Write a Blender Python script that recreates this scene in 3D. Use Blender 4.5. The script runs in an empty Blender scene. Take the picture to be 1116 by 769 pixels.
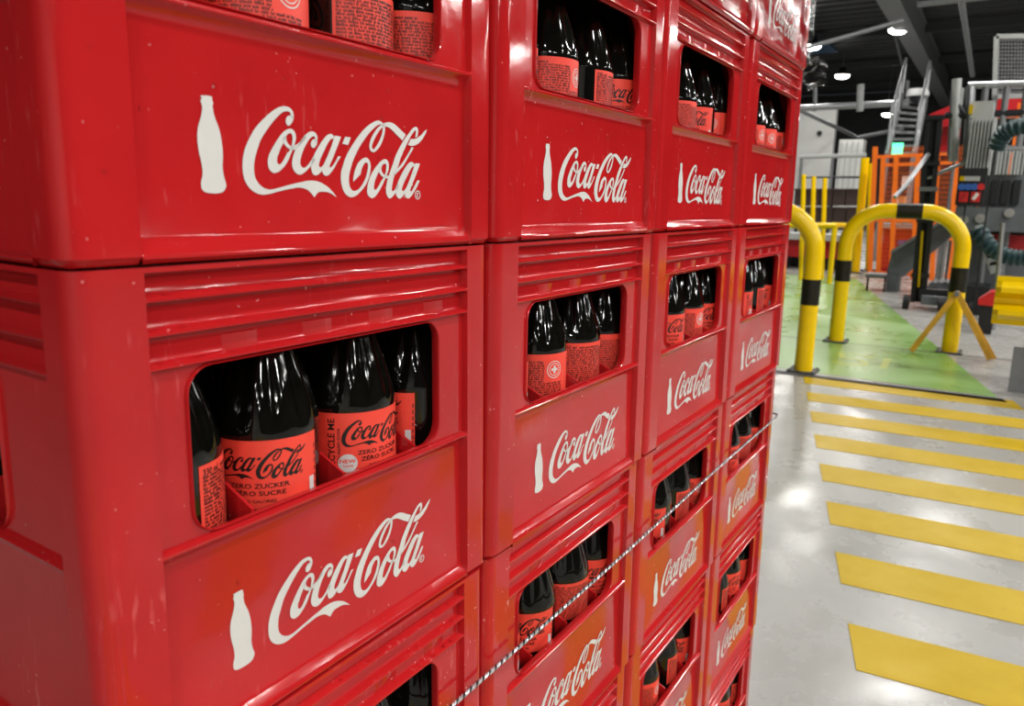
import bpy, bmesh, math, random
from mathutils import Vector, Matrix
from mathutils.geometry import tessellate_polygon
random.seed(7)
R_ = math.radians
SC = bpy.context.scene
COL = SC.collection

# ------------------------------------------------------------------ camera
ROW = 0.2474                      # crate stacking pitch
PAL = 0.144                       # pallet height
SEAM = PAL + 4 * ROW              # eye-level seam between the crate tiers
CAM = Vector((-0.15416, -0.30827, SEAM + 0.03284))
FWD = Vector((0.82656696, 0.53141107, -0.18544361))
RGT = Vector((0.54417296, -0.83868005, 0.0221713))
DWN = Vector((-0.14374578, -0.11923946, -0.98240475))
FPX, PCX, PCY = 826.06, 558.0, 372.0
cd = bpy.data.cameras.new('camera')
cam = bpy.data.objects.new('camera', cd)
COL.objects.link(cam)
m3 = Matrix((RGT, -DWN, -FWD)).transposed()
cam.matrix_world = Matrix.Translation(CAM) @ m3.to_4x4()
cd.sensor_fit = 'HORIZONTAL'
cd.sensor_width = 36
cd.lens = FPX / 1116 * 36
cd.shift_y = -12.5 / 1116
cd.clip_start = 0.02
cd.clip_end = 200
cd.dof.use_dof = True
cd.dof.focus_distance = 0.62
cd.dof.aperture_fstop = cd.lens / 1000 / 0.0021
SC.camera = cam

# ------------------------------------------------------------------ world, exposure
SC.view_settings.view_transform = 'Standard'
SC.view_settings.look = 'None'
SC.view_settings.exposure = 0.0
SC.view_settings.gamma = 1.0
SC.view_settings.use_curve_mapping = False
wd = bpy.data.worlds.new('world')
SC.world = wd
wd.use_nodes = True
wd.node_tree.nodes['Background'].inputs[0].default_value = (0.8, 0.87, 1, 1)
wd.node_tree.nodes['Background'].inputs[1].default_value = 0.05
# high-bay lamps of the hall, first the visible ones, then unseen ones: (x, y, z) of each
LAMPS = [(24.94, 2.99, 6.13), (26.3, 5.6, 6.13), (32.6, 5.8, 6.13), (37.4, 4.7, 5.13)]
LAMPS += [(17.3, 3.0, 6.13), (10.5, 3.0, 6.13), (18.7, 5.8, 6.13), (10.5, .2, 6.13), (17.0, .2, 6.13)]  # unseen; the last pair is added to brighten the background machinery
LAMPS += [(x, y, 6.13) for x in (-10.9, -4.4, 2.1, 8.6, 15.1, 21.6) for y in (-2.6, -5.4, -8.2, -11.0, -13.8)]  # unseen rows; columns behind the camera added to brighten the crates' left faces
LAMP_W = 140

def P(u, v, X):
    """the point seen at photo pixel (u, v) that stands X metres along the hall"""
    d = RGT * ((u - PCX) / FPX) + DWN * ((v - PCY) / FPX) + FWD
    return CAM + d * ((X - CAM.x) / d.x)

# ------------------------------------------------------------------ materials
def srgb(r, g, b):
    f = lambda c: (c / 255 / 12.92) if c / 255 <= 0.04045 else ((c / 255 + 0.055) / 1.055) ** 2.4
    return (f(r), f(g), f(b), 1)

MAT = {}
def mat(name, col, rough=0.5, metal=0.0, var=0.0, scale=8.0, bump=0.0, bscale=60.0, spec=0.5, rvar=0.0, emit=0.0, coat=0.0, second=None, alpha=1.0, trans=0.0):
    """principled material; procedural noise varies colour, roughness and relief"""
    m = bpy.data.materials.new(name)
    m.use_nodes = True
    nt = m.node_tree
    b = nt.nodes['Principled BSDF']
    b.inputs['Base Color'].default_value = col
    b.inputs['Roughness'].default_value = rough
    b.inputs['Metallic'].default_value = metal
    b.inputs['Specular IOR Level'].default_value = spec
    b.inputs['Coat Weight'].default_value = coat
    b.inputs['Alpha'].default_value = alpha
    b.inputs['Transmission Weight'].default_value = trans
    if emit:
        b.inputs['Emission Color'].default_value = col
        b.inputs['Emission Strength'].default_value = emit
    tc = nt.nodes.new('ShaderNodeTexCoord')
    if var or rvar:
        n = nt.nodes.new('ShaderNodeTexNoise')
        n.inputs['Scale'].default_value = scale
        n.inputs['Detail'].default_value = 6
        n.inputs['Roughness'].default_value = 0.65
        nt.links.new(tc.outputs['Object'], n.inputs['Vector'])
    if var:
        mx = nt.nodes.new('ShaderNodeMix')
        mx.data_type = 'RGBA'
        s = second or tuple(c * (1 - var) for c in col[:3]) + (1,)
        mx.inputs[6].default_value = col
        mx.inputs[7].default_value = s
        rp = nt.nodes.new('ShaderNodeMapRange')
        rp.inputs[1].default_value = 0.35
        rp.inputs[2].default_value = 0.7
        nt.links.new(n.outputs['Fac'], rp.inputs[0])
        nt.links.new(rp.outputs[0], mx.inputs[0])
        nt.links.new(mx.outputs[2], b.inputs['Base Color'])
    if rvar:
        rr = nt.nodes.new('ShaderNodeMapRange')
        rr.inputs[1].default_value = 0.3
        rr.inputs[2].default_value = 0.7
        rr.inputs[3].default_value = max(0.02, rough - rvar)
        rr.inputs[4].default_value = min(1, rough + rvar)
        nt.links.new(n.outputs['Fac'], rr.inputs[0])
        nt.links.new(rr.outputs[0], b.inputs['Roughness'])
    if bump:
        n2 = nt.nodes.new('ShaderNodeTexNoise')
        n2.inputs['Scale'].default_value = bscale
        n2.inputs['Detail'].default_value = 4
        nt.links.new(tc.outputs['Object'], n2.inputs['Vector'])
        bp = nt.nodes.new('ShaderNodeBump')
        bp.inputs['Strength'].default_value = bump
        bp.inputs['Distance'].default_value = 0.01
        nt.links.new(n2.outputs['Fac'], bp.inputs['Height'])
        nt.links.new(bp.outputs['Normal'], b.inputs['Normal'])
    MAT[name] = m
    return m

def crate_material():
    """glossy moulded red plastic with pale scuffs, dull worn spots and faint waviness"""
    m = mat('crate_red', srgb(196, 26, 34), 0.27, spec=0.38)
    nt = m.node_tree
    b = nt.nodes['Principled BSDF']
    L = nt.links.new
    tc = nt.nodes.new('ShaderNodeTexCoord')
    oi = nt.nodes.new('ShaderNodeObjectInfo')
    add = nt.nodes.new('ShaderNodeVectorMath')
    mul = nt.nodes.new('ShaderNodeVectorMath'); mul.operation = 'SCALE'
    mul.inputs[0].default_value = (3, 5, 7)
    L(oi.outputs['Random'], mul.inputs['Scale'])
    L(tc.outputs['Object'], add.inputs[0]); L(mul.outputs[0], add.inputs[1])
    def noise(scale, detail=5, rough=0.6, vec=add.outputs[0]):
        n = nt.nodes.new('ShaderNodeTexNoise')
        n.inputs['Scale'].default_value = scale
        n.inputs['Detail'].default_value = detail
        n.inputs['Roughness'].default_value = rough
        L(vec, n.inputs['Vector'])
        return n.outputs['Fac']
    def ramp(src, a, c, lo=0, hi=1):
        r = nt.nodes.new('ShaderNodeMapRange')
        for i, v in enumerate((a, c, lo, hi)):
            r.inputs[i + 1].default_value = v
        L(src, r.inputs[0])
        return r.outputs[0]
    def mix(fac, c1, c2):
        x = nt.nodes.new('ShaderNodeMix'); x.data_type = 'RGBA'
        L(fac, x.inputs[0])
        for i, c in ((6, c1), (7, c2)):
            if isinstance(c, tuple): x.inputs[i].default_value = c
            else: L(c, x.inputs[i])
        return x.outputs[2]
    def math_(op, a, c):
        x = nt.nodes.new('ShaderNodeMath'); x.operation = op
        for i, v in enumerate((a, c)):
            if isinstance(v, float): x.inputs[i].default_value = v
            else: L(v, x.inputs[i])
        return x.outputs[0]
    big = ramp(noise(9), 0.35, 0.7)
    c = mix(big, srgb(182, 30, 33), srgb(168, 25, 29))
    # pale scuffs: stretched noise, only inside worn patches
    mp = nt.nodes.new('ShaderNodeMapping'); mp.inputs['Scale'].default_value = (260, 260, 45)
    L(add.outputs[0], mp.inputs['Vector'])
    scr = ramp(noise(1.0, 3, 0.5, mp.outputs[0]), 0.60, 0.72)
    patch = ramp(noise(14, 3), 0.54, 0.7)
    sc = math_('MULTIPLY', scr, patch)
    sc = math_('MULTIPLY', sc, 0.5)
    c = mix(sc, c, srgb(214, 110, 110))
    speck = ramp(noise(230, 1), 0.755, 0.80, 0, 0.6)
    c = mix(speck, c, srgb(225, 150, 150))
    L(c, b.inputs['Base Color'])
    r1 = ramp(noise(30), 0.3, 0.75, 0.06, 0.14)
    L(math_('ADD', r1, math_('MULTIPLY', sc, 0.3)), b.inputs['Roughness'])
    bp = nt.nodes.new('ShaderNodeBump')
    bp.inputs['Strength'].default_value = 0.06
    bp.inputs['Distance'].default_value = 0.002
    L(math_('ADD', noise(45, 2), math_('MULTIPLY', noise(400, 2), 0.12)), bp.inputs['Height'])
    L(bp.outputs['Normal'], b.inputs['Normal'])
crate_material()

mat('print_white', srgb(208, 207, 205), 0.4, var=0.08, scale=40)
mat('print_black', srgb(16, 12, 12), 0.45)
mat('label_red', srgb(236, 68, 52), 0.5, var=0.1, scale=60)
mat('cola_glass', (0.003, 0.0028, 0.002, 1), 0.05, spec=0.4)
mat('cap_red', srgb(150, 20, 20), 0.3, 0.4)
mat('concrete', srgb(162, 160, 155), 0.28, var=0.25, scale=2.6, rvar=0.14, bump=0.06, bscale=9, second=srgb(146, 146, 142))
mat('yellow_paint', srgb(198, 166, 2), 0.42, var=0.15, scale=5, rvar=0.1, spec=0.12, second=srgb(186, 154, 4))
mat('green_paint', srgb(102, 146, 56), 0.3, var=0.3, scale=1.5, rvar=0.1, second=srgb(128, 164, 92))
mat('faded_yellow', srgb(186, 186, 60), 0.4, var=0.4, scale=14, second=srgb(140, 172, 80))
mat('joint_dark', srgb(70, 68, 66), 0.7)
mat('yellow_steel', srgb(246, 204, 0), 0.24, var=0.08, scale=14, spec=0.35)
mat('black_band', srgb(12, 12, 12), 0.45, var=0.9, scale=30, spec=0.3, second=srgb(38, 34, 10))
mat('yellow_wood', srgb(214, 160, 40), 0.55, var=0.3, scale=12)
mat('steel', srgb(170, 172, 174), 0.38, 0.85, var=0.2, scale=10)
mat('steel_grey', srgb(120, 122, 124), 0.5, 0.2, var=0.2, scale=8)
mat('machine_grey', srgb(96, 100, 104), 0.5, var=0.2, scale=6)
mat('machine_pale', srgb(176, 178, 176), 0.5, var=0.15, scale=6)
mat('dark_steel', srgb(34, 36, 40), 0.4, 0.3, var=0.3, scale=9)
mat('orange_steel', srgb(236, 112, 20), 0.4, var=0.1, scale=9)
mat('red_paint', srgb(170, 14, 26), 0.4, var=0.2, scale=5)
mat('cardboard', srgb(190, 128, 74), 0.7, var=0.2, scale=6)
mat('blue_plastic', srgb(40, 90, 170), 0.4)
mat('paper_white', srgb(225, 225, 220), 0.6)
mat('red_plastic', srgb(200, 24, 30), 0.35)
mat('hose_green', srgb(34, 62, 64), 0.5, var=0.2, scale=20)
mat('rubber', srgb(26, 26, 28), 0.7)
mat('brown_plastic', srgb(62, 46, 42), 0.5, var=0.3, scale=4)
mat('wall_white', srgb(206, 206, 202), 0.6, var=0.08, scale=2)
mat('wall_dark', srgb(44, 46, 48), 0.7, var=0.3, scale=0.8)
mat('wall_grey', srgb(130, 132, 132), 0.7, var=0.15, scale=1.2)
mat('roof_dark', srgb(42, 44, 46), 0.6, var=0.3, scale=1.5)
mat('beam_grey', srgb(120, 122, 124), 0.5, var=0.1, scale=2)
mat('purlin_dark', srgb(52, 54, 56), 0.5, var=0.1, scale=2)
mat('skylight', srgb(70, 100, 130), 0.3)
mat('wood', srgb(176, 140, 96), 0.7, var=0.4, scale=10)
mat('lamp_glow', (1, 0.97, 0.92, 1), 0.5, emit=30)
mat('green_glow', (0.1, 0.9, 0.4, 1), 0.5, emit=2.0)
mat('cord_silver', srgb(205, 208, 212), 0.28, 0.6)
mat('water', (1, 1, 1, 1), 0.02, trans=1.0)
MAT['water'].node_tree.nodes['Principled BSDF'].inputs['IOR'].default_value = 1.33
mat('cord_black', srgb(20, 20, 24), 0.4)

# ------------------------------------------------------------------ mesh helpers
OFF = {}
class MB:
    """collects shapes (world coordinates) and links them as ONE mesh object"""
    def __init__(s):
        s.v = []; s.f = []; s.mi = []; s.cur = 0
    def add(s, vs, fs):
        o = len(s.v)
        s.v += [tuple(v) for v in vs]
        for f in fs:
            s.f.append([i + o for i in f]); s.mi.append(s.cur)
        return s
    def box(s, c, d, rot=None):
        c = Vector(c); h = Vector(d) / 2
        vs = []
        for z in (-1, 1):
            for x, y in ((-1, -1), (1, -1), (1, 1), (-1, 1)):
                p = Vector((x * h.x, y * h.y, z * h.z))
                if rot is not None: p = rot @ p
                vs.append(c + p)
        return s.add(vs, [(3, 2, 1, 0), (4, 5, 6, 7), (0, 1, 5, 4), (1, 2, 6, 5), (2, 3, 7, 6), (3, 0, 4, 7)])
    def bar(s, a, b, w, h, up=(0, 0, 1)):
        a = Vector(a); b = Vector(b); x = (b - a); L = x.length; x.normalize()
        u = Vector(up)
        if abs(x.dot(u)) > 0.98: u = Vector((0, 1, 0))
        y = u.cross(x).normalized(); z = x.cross(y)
        return s.box((a + b) / 2, (L, w, h), Matrix((x, y, z)).transposed())
    def tube(s, pts, r, n=12, cap=True, closed=False):
        pts = [Vector(p) for p in pts]
        rs = r if isinstance(r, (list, tuple)) else [r] * len(pts)
        base = len(s.v); t0 = None; nrm = None
        for i, p in enumerate(pts):
            a = pts[max(i - 1, 0)]; b = pts[min(i + 1, len(pts) - 1)]
            t = (b - a).normalized()
            if nrm is None:
                nrm = t.cross(Vector((0, 0, 1)))
                if nrm.length < 0.1: nrm = t.cross(Vector((1, 0, 0)))
                nrm.normalize()
            else:
                nrm = (nrm - t * nrm.dot(t)).normalized()
            bn = t.cross(nrm)
            for k in range(n):
                an = math.tau * k / n
                s.v.append(tuple(p + (nrm * math.cos(an) + bn * math.sin(an)) * rs[i]))
        for i in range(len(pts) - 1):
            for k in range(n):
                k2 = (k + 1) % n
                s.f.append([base + i * n + k, base + i * n + k2, base + (i + 1) * n + k2, base + (i + 1) * n + k]); s.mi.append(s.cur)
        if cap:
            s.f.append([base + k for k in range(n)][::-1]); s.mi.append(s.cur)
            e = base + (len(pts) - 1) * n
            s.f.append([e + k for k in range(n)]); s.mi.append(s.cur)
        return s
    def lathe(s, prof, c=(0, 0, 0), n=24, mod=None):
        c = Vector(c); base = len(s.v)
        for j, (r, z) in enumerate(prof):
            for k in range(n):
                an = math.tau * k / n
                rr = r if mod is None else mod(r, z, an)
                s.v.append((c.x + rr * math.cos(an), c.y + rr * math.sin(an), c.z + z))
        for j in range(len(prof) - 1):
            for k in range(n):
                k2 = (k + 1) % n
                s.f.append([base + j * n + k, base + j * n + k2, base + (j + 1) * n + k2, base + (j + 1) * n + k]); s.mi.append(s.cur)
        return s
    def prism(s, poly, ext):
        """solid from a planar polygon pushed along ext"""
        n = len(poly); ext = Vector(ext)
        vs = [Vector(p) for p in poly] + [Vector(p) + ext for p in poly]
        return s.add(vs, [tuple(range(n))[::-1], tuple(range(n, 2 * n))] + [(i, (i + 1) % n, n + (i + 1) % n, n + i) for i in range(n)])
    def mesh(s, name, mats, smooth=True, ang=40, off=(0, 0, 0)):
        me = bpy.data.meshes.new(name)
        o = Vector(off)
        me.from_pydata([tuple(Vector(v) - o) for v in s.v], [], s.f)
        for m in (mats if isinstance(mats, (list, tuple)) else [mats]):
            me.materials.append(MAT[m])
        me.polygons.foreach_set('material_index', s.mi)
        bm = bmesh.new(); bm.from_mesh(me)
        bmesh.ops.recalc_face_normals(bm, faces=bm.faces)
        bm.to_mesh(me); bm.free()
        if smooth:
            me.polygons.foreach_set('use_smooth', [True] * len(me.polygons))
            me.set_sharp_from_angle(angle=R_(ang))
        me.update()
        return me
    def build(s, name, mats, parent=None, smooth=True, ang=40):
        off = OFF.get(parent.name, Vector()) if parent else Vector()
        ob = bpy.data.objects.new(name, s.mesh(name, mats, smooth, ang, off))
        COL.objects.link(ob)
        if parent:
            ob.parent = parent
            OFF[ob.name] = off
        return ob

def tag(o, label=None, cat=None, group=None, kind=None):
    for k, v in (('label', label), ('category', cat), ('group', group), ('kind', kind)):
        if v: o[k] = v
    return o
def thing(name, label, cat, loc=(0, 0, 0), group=None):
    o = bpy.data.objects.new(name, None)
    o.empty_display_size = 0.1
    COL.objects.link(o)
    o.location = loc
    OFF[o.name] = Vector(loc)
    return tag(o, label, cat, group)
def inst(name, me, parent=None, loc=None):
    ob = bpy.data.objects.new(name, me)
    COL.objects.link(ob)
    if parent: ob.parent = parent
    if loc is not None: ob.location = loc
    return ob
def copy_tree(o, parent=None):
    c = o.copy(); COL.objects.link(c)
    if parent: c.parent = parent
    for ch in list(o.children): copy_tree(ch, c)
    return c
def struct(mb, name, m, smooth=False):
    return tag(mb.build(name, m, None, smooth), kind='structure')

def film_material(name, amount):
    m = bpy.data.materials.new(name); m.use_nodes = True
    nt = m.node_tree; nt.nodes.clear(); L = nt.links.new
    o = nt.nodes.new('ShaderNodeOutputMaterial'); mx = nt.nodes.new('ShaderNodeMixShader')
    t = nt.nodes.new('ShaderNodeBsdfTransparent'); t.inputs[0].default_value = (.95, .95, .95, 1)
    g = nt.nodes.new('ShaderNodeBsdfGlossy'); g.inputs['Roughness'].default_value = .18
    f = nt.nodes.new('ShaderNodeFresnel'); f.inputs[0].default_value = 1.3
    tc = nt.nodes.new('ShaderNodeTexCoord'); n = nt.nodes.new('ShaderNodeTexNoise')
    n.inputs['Scale'].default_value = 34; n.inputs['Detail'].default_value = 3
    b = nt.nodes.new('ShaderNodeBump'); b.inputs['Strength'].default_value = .25; b.inputs['Distance'].default_value = .01
    L(tc.outputs['Object'], n.inputs['Vector']); L(n.outputs['Fac'], b.inputs['Height'])
    L(b.outputs[0], g.inputs['Normal']); L(b.outputs[0], f.inputs['Normal'])
    k = nt.nodes.new('ShaderNodeMath'); k.operation = 'MULTIPLY'; k.inputs[1].default_value = amount; L(f.outputs[0], k.inputs[0]); L(k.outputs[0], mx.inputs[0]); L(t.outputs[0], mx.inputs[1]); L(g.outputs[0], mx.inputs[2]); L(mx.outputs[0], o.inputs[0])
    MAT[name] = m
film_material('clear_film', .6)
film_material('clear_film_thin', .16)

# ------------------------------------------------------------------ hall: floor, walls, roof
HX0, HX1, HY0, HY1, HZ = -16.0, 44.0, -17.0, 12.0, 6.9
floor = struct(MB().add([(HX0, HY0, 0), (HX1, HY0, 0), (HX1, HY1, 0), (HX0, HY1, 0)], [(0, 1, 2, 3)]), 'floor', 'concrete')
struct(MB().box((HX1 + .1, (HY0 + HY1) / 2, HZ / 2), (.2, HY1 - HY0, HZ)), 'wall_back', 'wall_dark')
struct(MB().box((HX0 - .1, (HY0 + HY1) / 2, HZ / 2), (.2, HY1 - HY0, HZ)), 'wall_front', 'wall_white')
struct(MB().box(((HX0 + HX1) / 2, HY1 + .1, HZ / 2), (HX1 - HX0, .2, HZ)), 'wall_left', 'wall_dark')
struct(MB().box(((HX0 + HX1) / 2, HY0 - .1, HZ / 2), (HX1 - HX0, .2, HZ)), 'wall_right', 'wall_dark')
# trapezoidal sheet roof: folded profile running across the hall
mb = MB(); x = HX0; prof = []
while x < HX1:
    prof += [(x, HZ), (x + .3, HZ), (x + .36, HZ + .1), (x + .56, HZ + .1)]; x += .62
vs = []
for (x, z) in prof: vs += [(x, HY0, z), (x, HY1, z)]
mb.add(vs, [(2 * i, 2 * i + 1, 2 * i + 3, 2 * i + 2) for i in range(len(prof) - 1)])
roof = struct(mb, 'ceiling', 'roof_dark')

def flat(poly, z, name, m, parent=None, th=0.0016):
    """thin painted marking with its own thickness"""
    mb = MB().prism([(x, y, z) for x, y in poly], (0, 0, th))
    return mb.build(name, m, parent, False)

# zebra crossing: bars follow a slanting walkway, each bar is a painted part of the floor
yl = lambda X: 0.254 * (X - 2.03) - 0.06
SK, WID = 0.1, 1.22
for i in range(19):
    t = 5.26 - 0.461 * i
    b_ = t - 0.225
    q = [(t, yl(t)), (b_, yl(b_)), (b_ + SK * WID, yl(b_) - WID), (t + SK * WID, yl(t) - WID)]
    flat(q, 0.0003, 'painted_stripe', 'yellow_paint', floor)
yr = lambda X: 0.2615 * (X - 5.30) - 0.41
flat([(5.42, yr(5.42)), (13.2, yr(13.2)), (13.2, yr(13.2) + 2.2), (5.42, yr(5.42) + 2.2)], 0.0003, 'green_walkway', 'green_paint', floor)
flat([(5.30, yr(5.3) - .02), (5.40, yr(5.4) - .02), (5.28, 1.9), (5.18, 1.9)], 0.0003, 'drain_joint', 'joint_dark', floor)
flat([(6.97, -2.4), (6.99, -2.4), (6.80, 1.9), (6.78, 1.9)], 0.0022, 'expansion_joint', 'joint_dark', floor, 0.0008)
# faded yellow figure on the green paint
def stroke(pts, w, z, name, m):
    L = []; Rr = []
    for i, p in enumerate(pts):
        a = Vector(pts[max(0, i - 1)]); b = Vector(pts[min(len(pts) - 1, i + 1)])
        t = (b - a).normalized(); n = Vector((-t.y, t.x)) * w / 2
        L.append(Vector(p) + n); Rr.append(Vector(p) - n)
    flat([tuple(p) for p in L + Rr[::-1]], z, name, m, floor, 0.0006)
sx, sy = 5.95, 0.56
stroke([(sx + .34, sy - .10), (sx + .40, sy + .02), (sx + .34, sy + .14), (sx + .2, sy + .1), (sx + .14, sy - .06), (sx, sy - .10), (sx - .08, sy + .02), (sx - .02, sy + .14)], .05, 0.002, 'painted_figure', 'faded_yellow')
stroke([(sx + .36, sy - .2), (sx - .06, sy - .22)], .05, 0.002, 'painted_figure', 'faded_yellow')

# roof girders, purlins, pipes
def girder(a, b, w, h, name='trim_1', m='beam_grey'):
    mb = MB()
    a = Vector(a); b = Vector(b); z = Vector((0, 0, 1))
    mb.bar(a + z * (h / 2 - .02), b + z * (h / 2 - .02), w, .04)
    mb.bar(a - z * (h / 2 - .02), b - z * (h / 2 - .02), w, .04)
    mb.bar(a, b, w * .8, h - .08)
    return struct(mb, name, m)
n = 1
girder((-15.9, 2.5, 6.45), (43.9, 2.95, 6.45), .5, .8, 'trim_%d' % n)
for x in (4, 10, 16, 22, 28, 34, 40):
    n += 1
    girder((x, HY0 + .1, 6.62), (x, HY1 - .1, 6.75), .14, .26, 'trim_%d' % n, 'purlin_dark')
for (x, y) in ((20.5, 4.6), (24.0, 6.3), (13.8, 0.4), (29.2, 6.3)):
    n += 1
    struct(MB().box((x, y, 6.66), (2.4, 1.3, .1)), 'trim_%d' % n, 'skylight')
def pipe(pts, r, label, m='steel_grey', name='ceiling_pipe', cat='pipe'):
    return tag(MB().tube(pts, r, 10).build(name, m), label, cat)
pipe([(-5, 1.0, 6.2), (40, 4.2, 6.2)], .045, 'thin grey ceiling pipe running away beside the roof girder')
pipe([P(880, 52, 20), P(985, 22, 20)], .05, 'grey pipe slanting across the dark roof above the upper left lamps')
pipe([P(1000, 5, 16), P(1116, -8, 16)], .05, 'grey pipe under the roof at the top right corner')
pipe([P(1047, -5, 18), P(1060, 82, 25)], .06, 'thin grey roof strut right of the girder')
pipe([P(868, 118, 24), P(990, 112, 24)], .09, 'bright steel tube spanning the hall below the lamps', 'steel')
pipe([P(870, 119, 24.3), P(935, 150, 32), P(985, 140, 32)], .07, 'grey bracing tube under the bright steel tube')
pipe([P(888, 95, 24), P(888, 121, 24)], .06, 'short grey hanger holding the left end of the steel tube')
pipe([P(938, 92, 23.8), P(937, 121, 23.8)], .09, 'short pale hanger in front of the steel tube', 'machine_pale')
pipe([P(989, 88, 24), P(989, 118, 24)], .05, 'thin grey hanger beside the stairs')

# high-bay lamps
LPOS = ['bright high-bay lamp nearest below the roof girder', 'bright high-bay lamp peeking past the crate edge', 'bright high-bay lamp left of the girder, second from the crates', 'small high-bay lamp low above the steel stairs']
for i, (x, y, z) in enumerate(LAMPS):
    lab = LPOS[i] if i < 4 else 'round unseen high-bay lamp hanging from the dark roof outside the picture'
    r = thing('high_bay_lamp', lab, 'lamp', (x, y, z), 'high-bay lamps of the hall')
    sc_ = 1.0 if i < 3 else 0.85
    MB().lathe([(0.02, .3), (.12 * sc_, .3), (.16 * sc_, .12), (.27 * sc_, .06), (.29 * sc_, 0), (.26 * sc_, .0)], (x, y, z), 20).build('housing', 'dark_steel', r)
    MB().lathe([(.262 * sc_, .012), (.24 * sc_, -.05), (.16 * sc_, -.10), (.06, -.12), (.001, -.122)], (x, y, z), 20).build('diffuser', 'lamp_glow', r)
    MB().tube([(x, y, z + .3), (x, y, 7.0)], .012, 6).build('hanger_rod', 'steel_grey', r)
    ld = bpy.data.lights.new('lamp_light', 'AREA')
    ld.shape = 'DISK'; ld.size = 0.5 * sc_; ld.energy = LAMP_W; ld.color = (1, 0.98, 0.94)
    lo = bpy.data.objects.new('lamp_light', ld); COL.objects.link(lo)
    lo.parent = r; lo.location = (0, 0, -.13)

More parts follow.
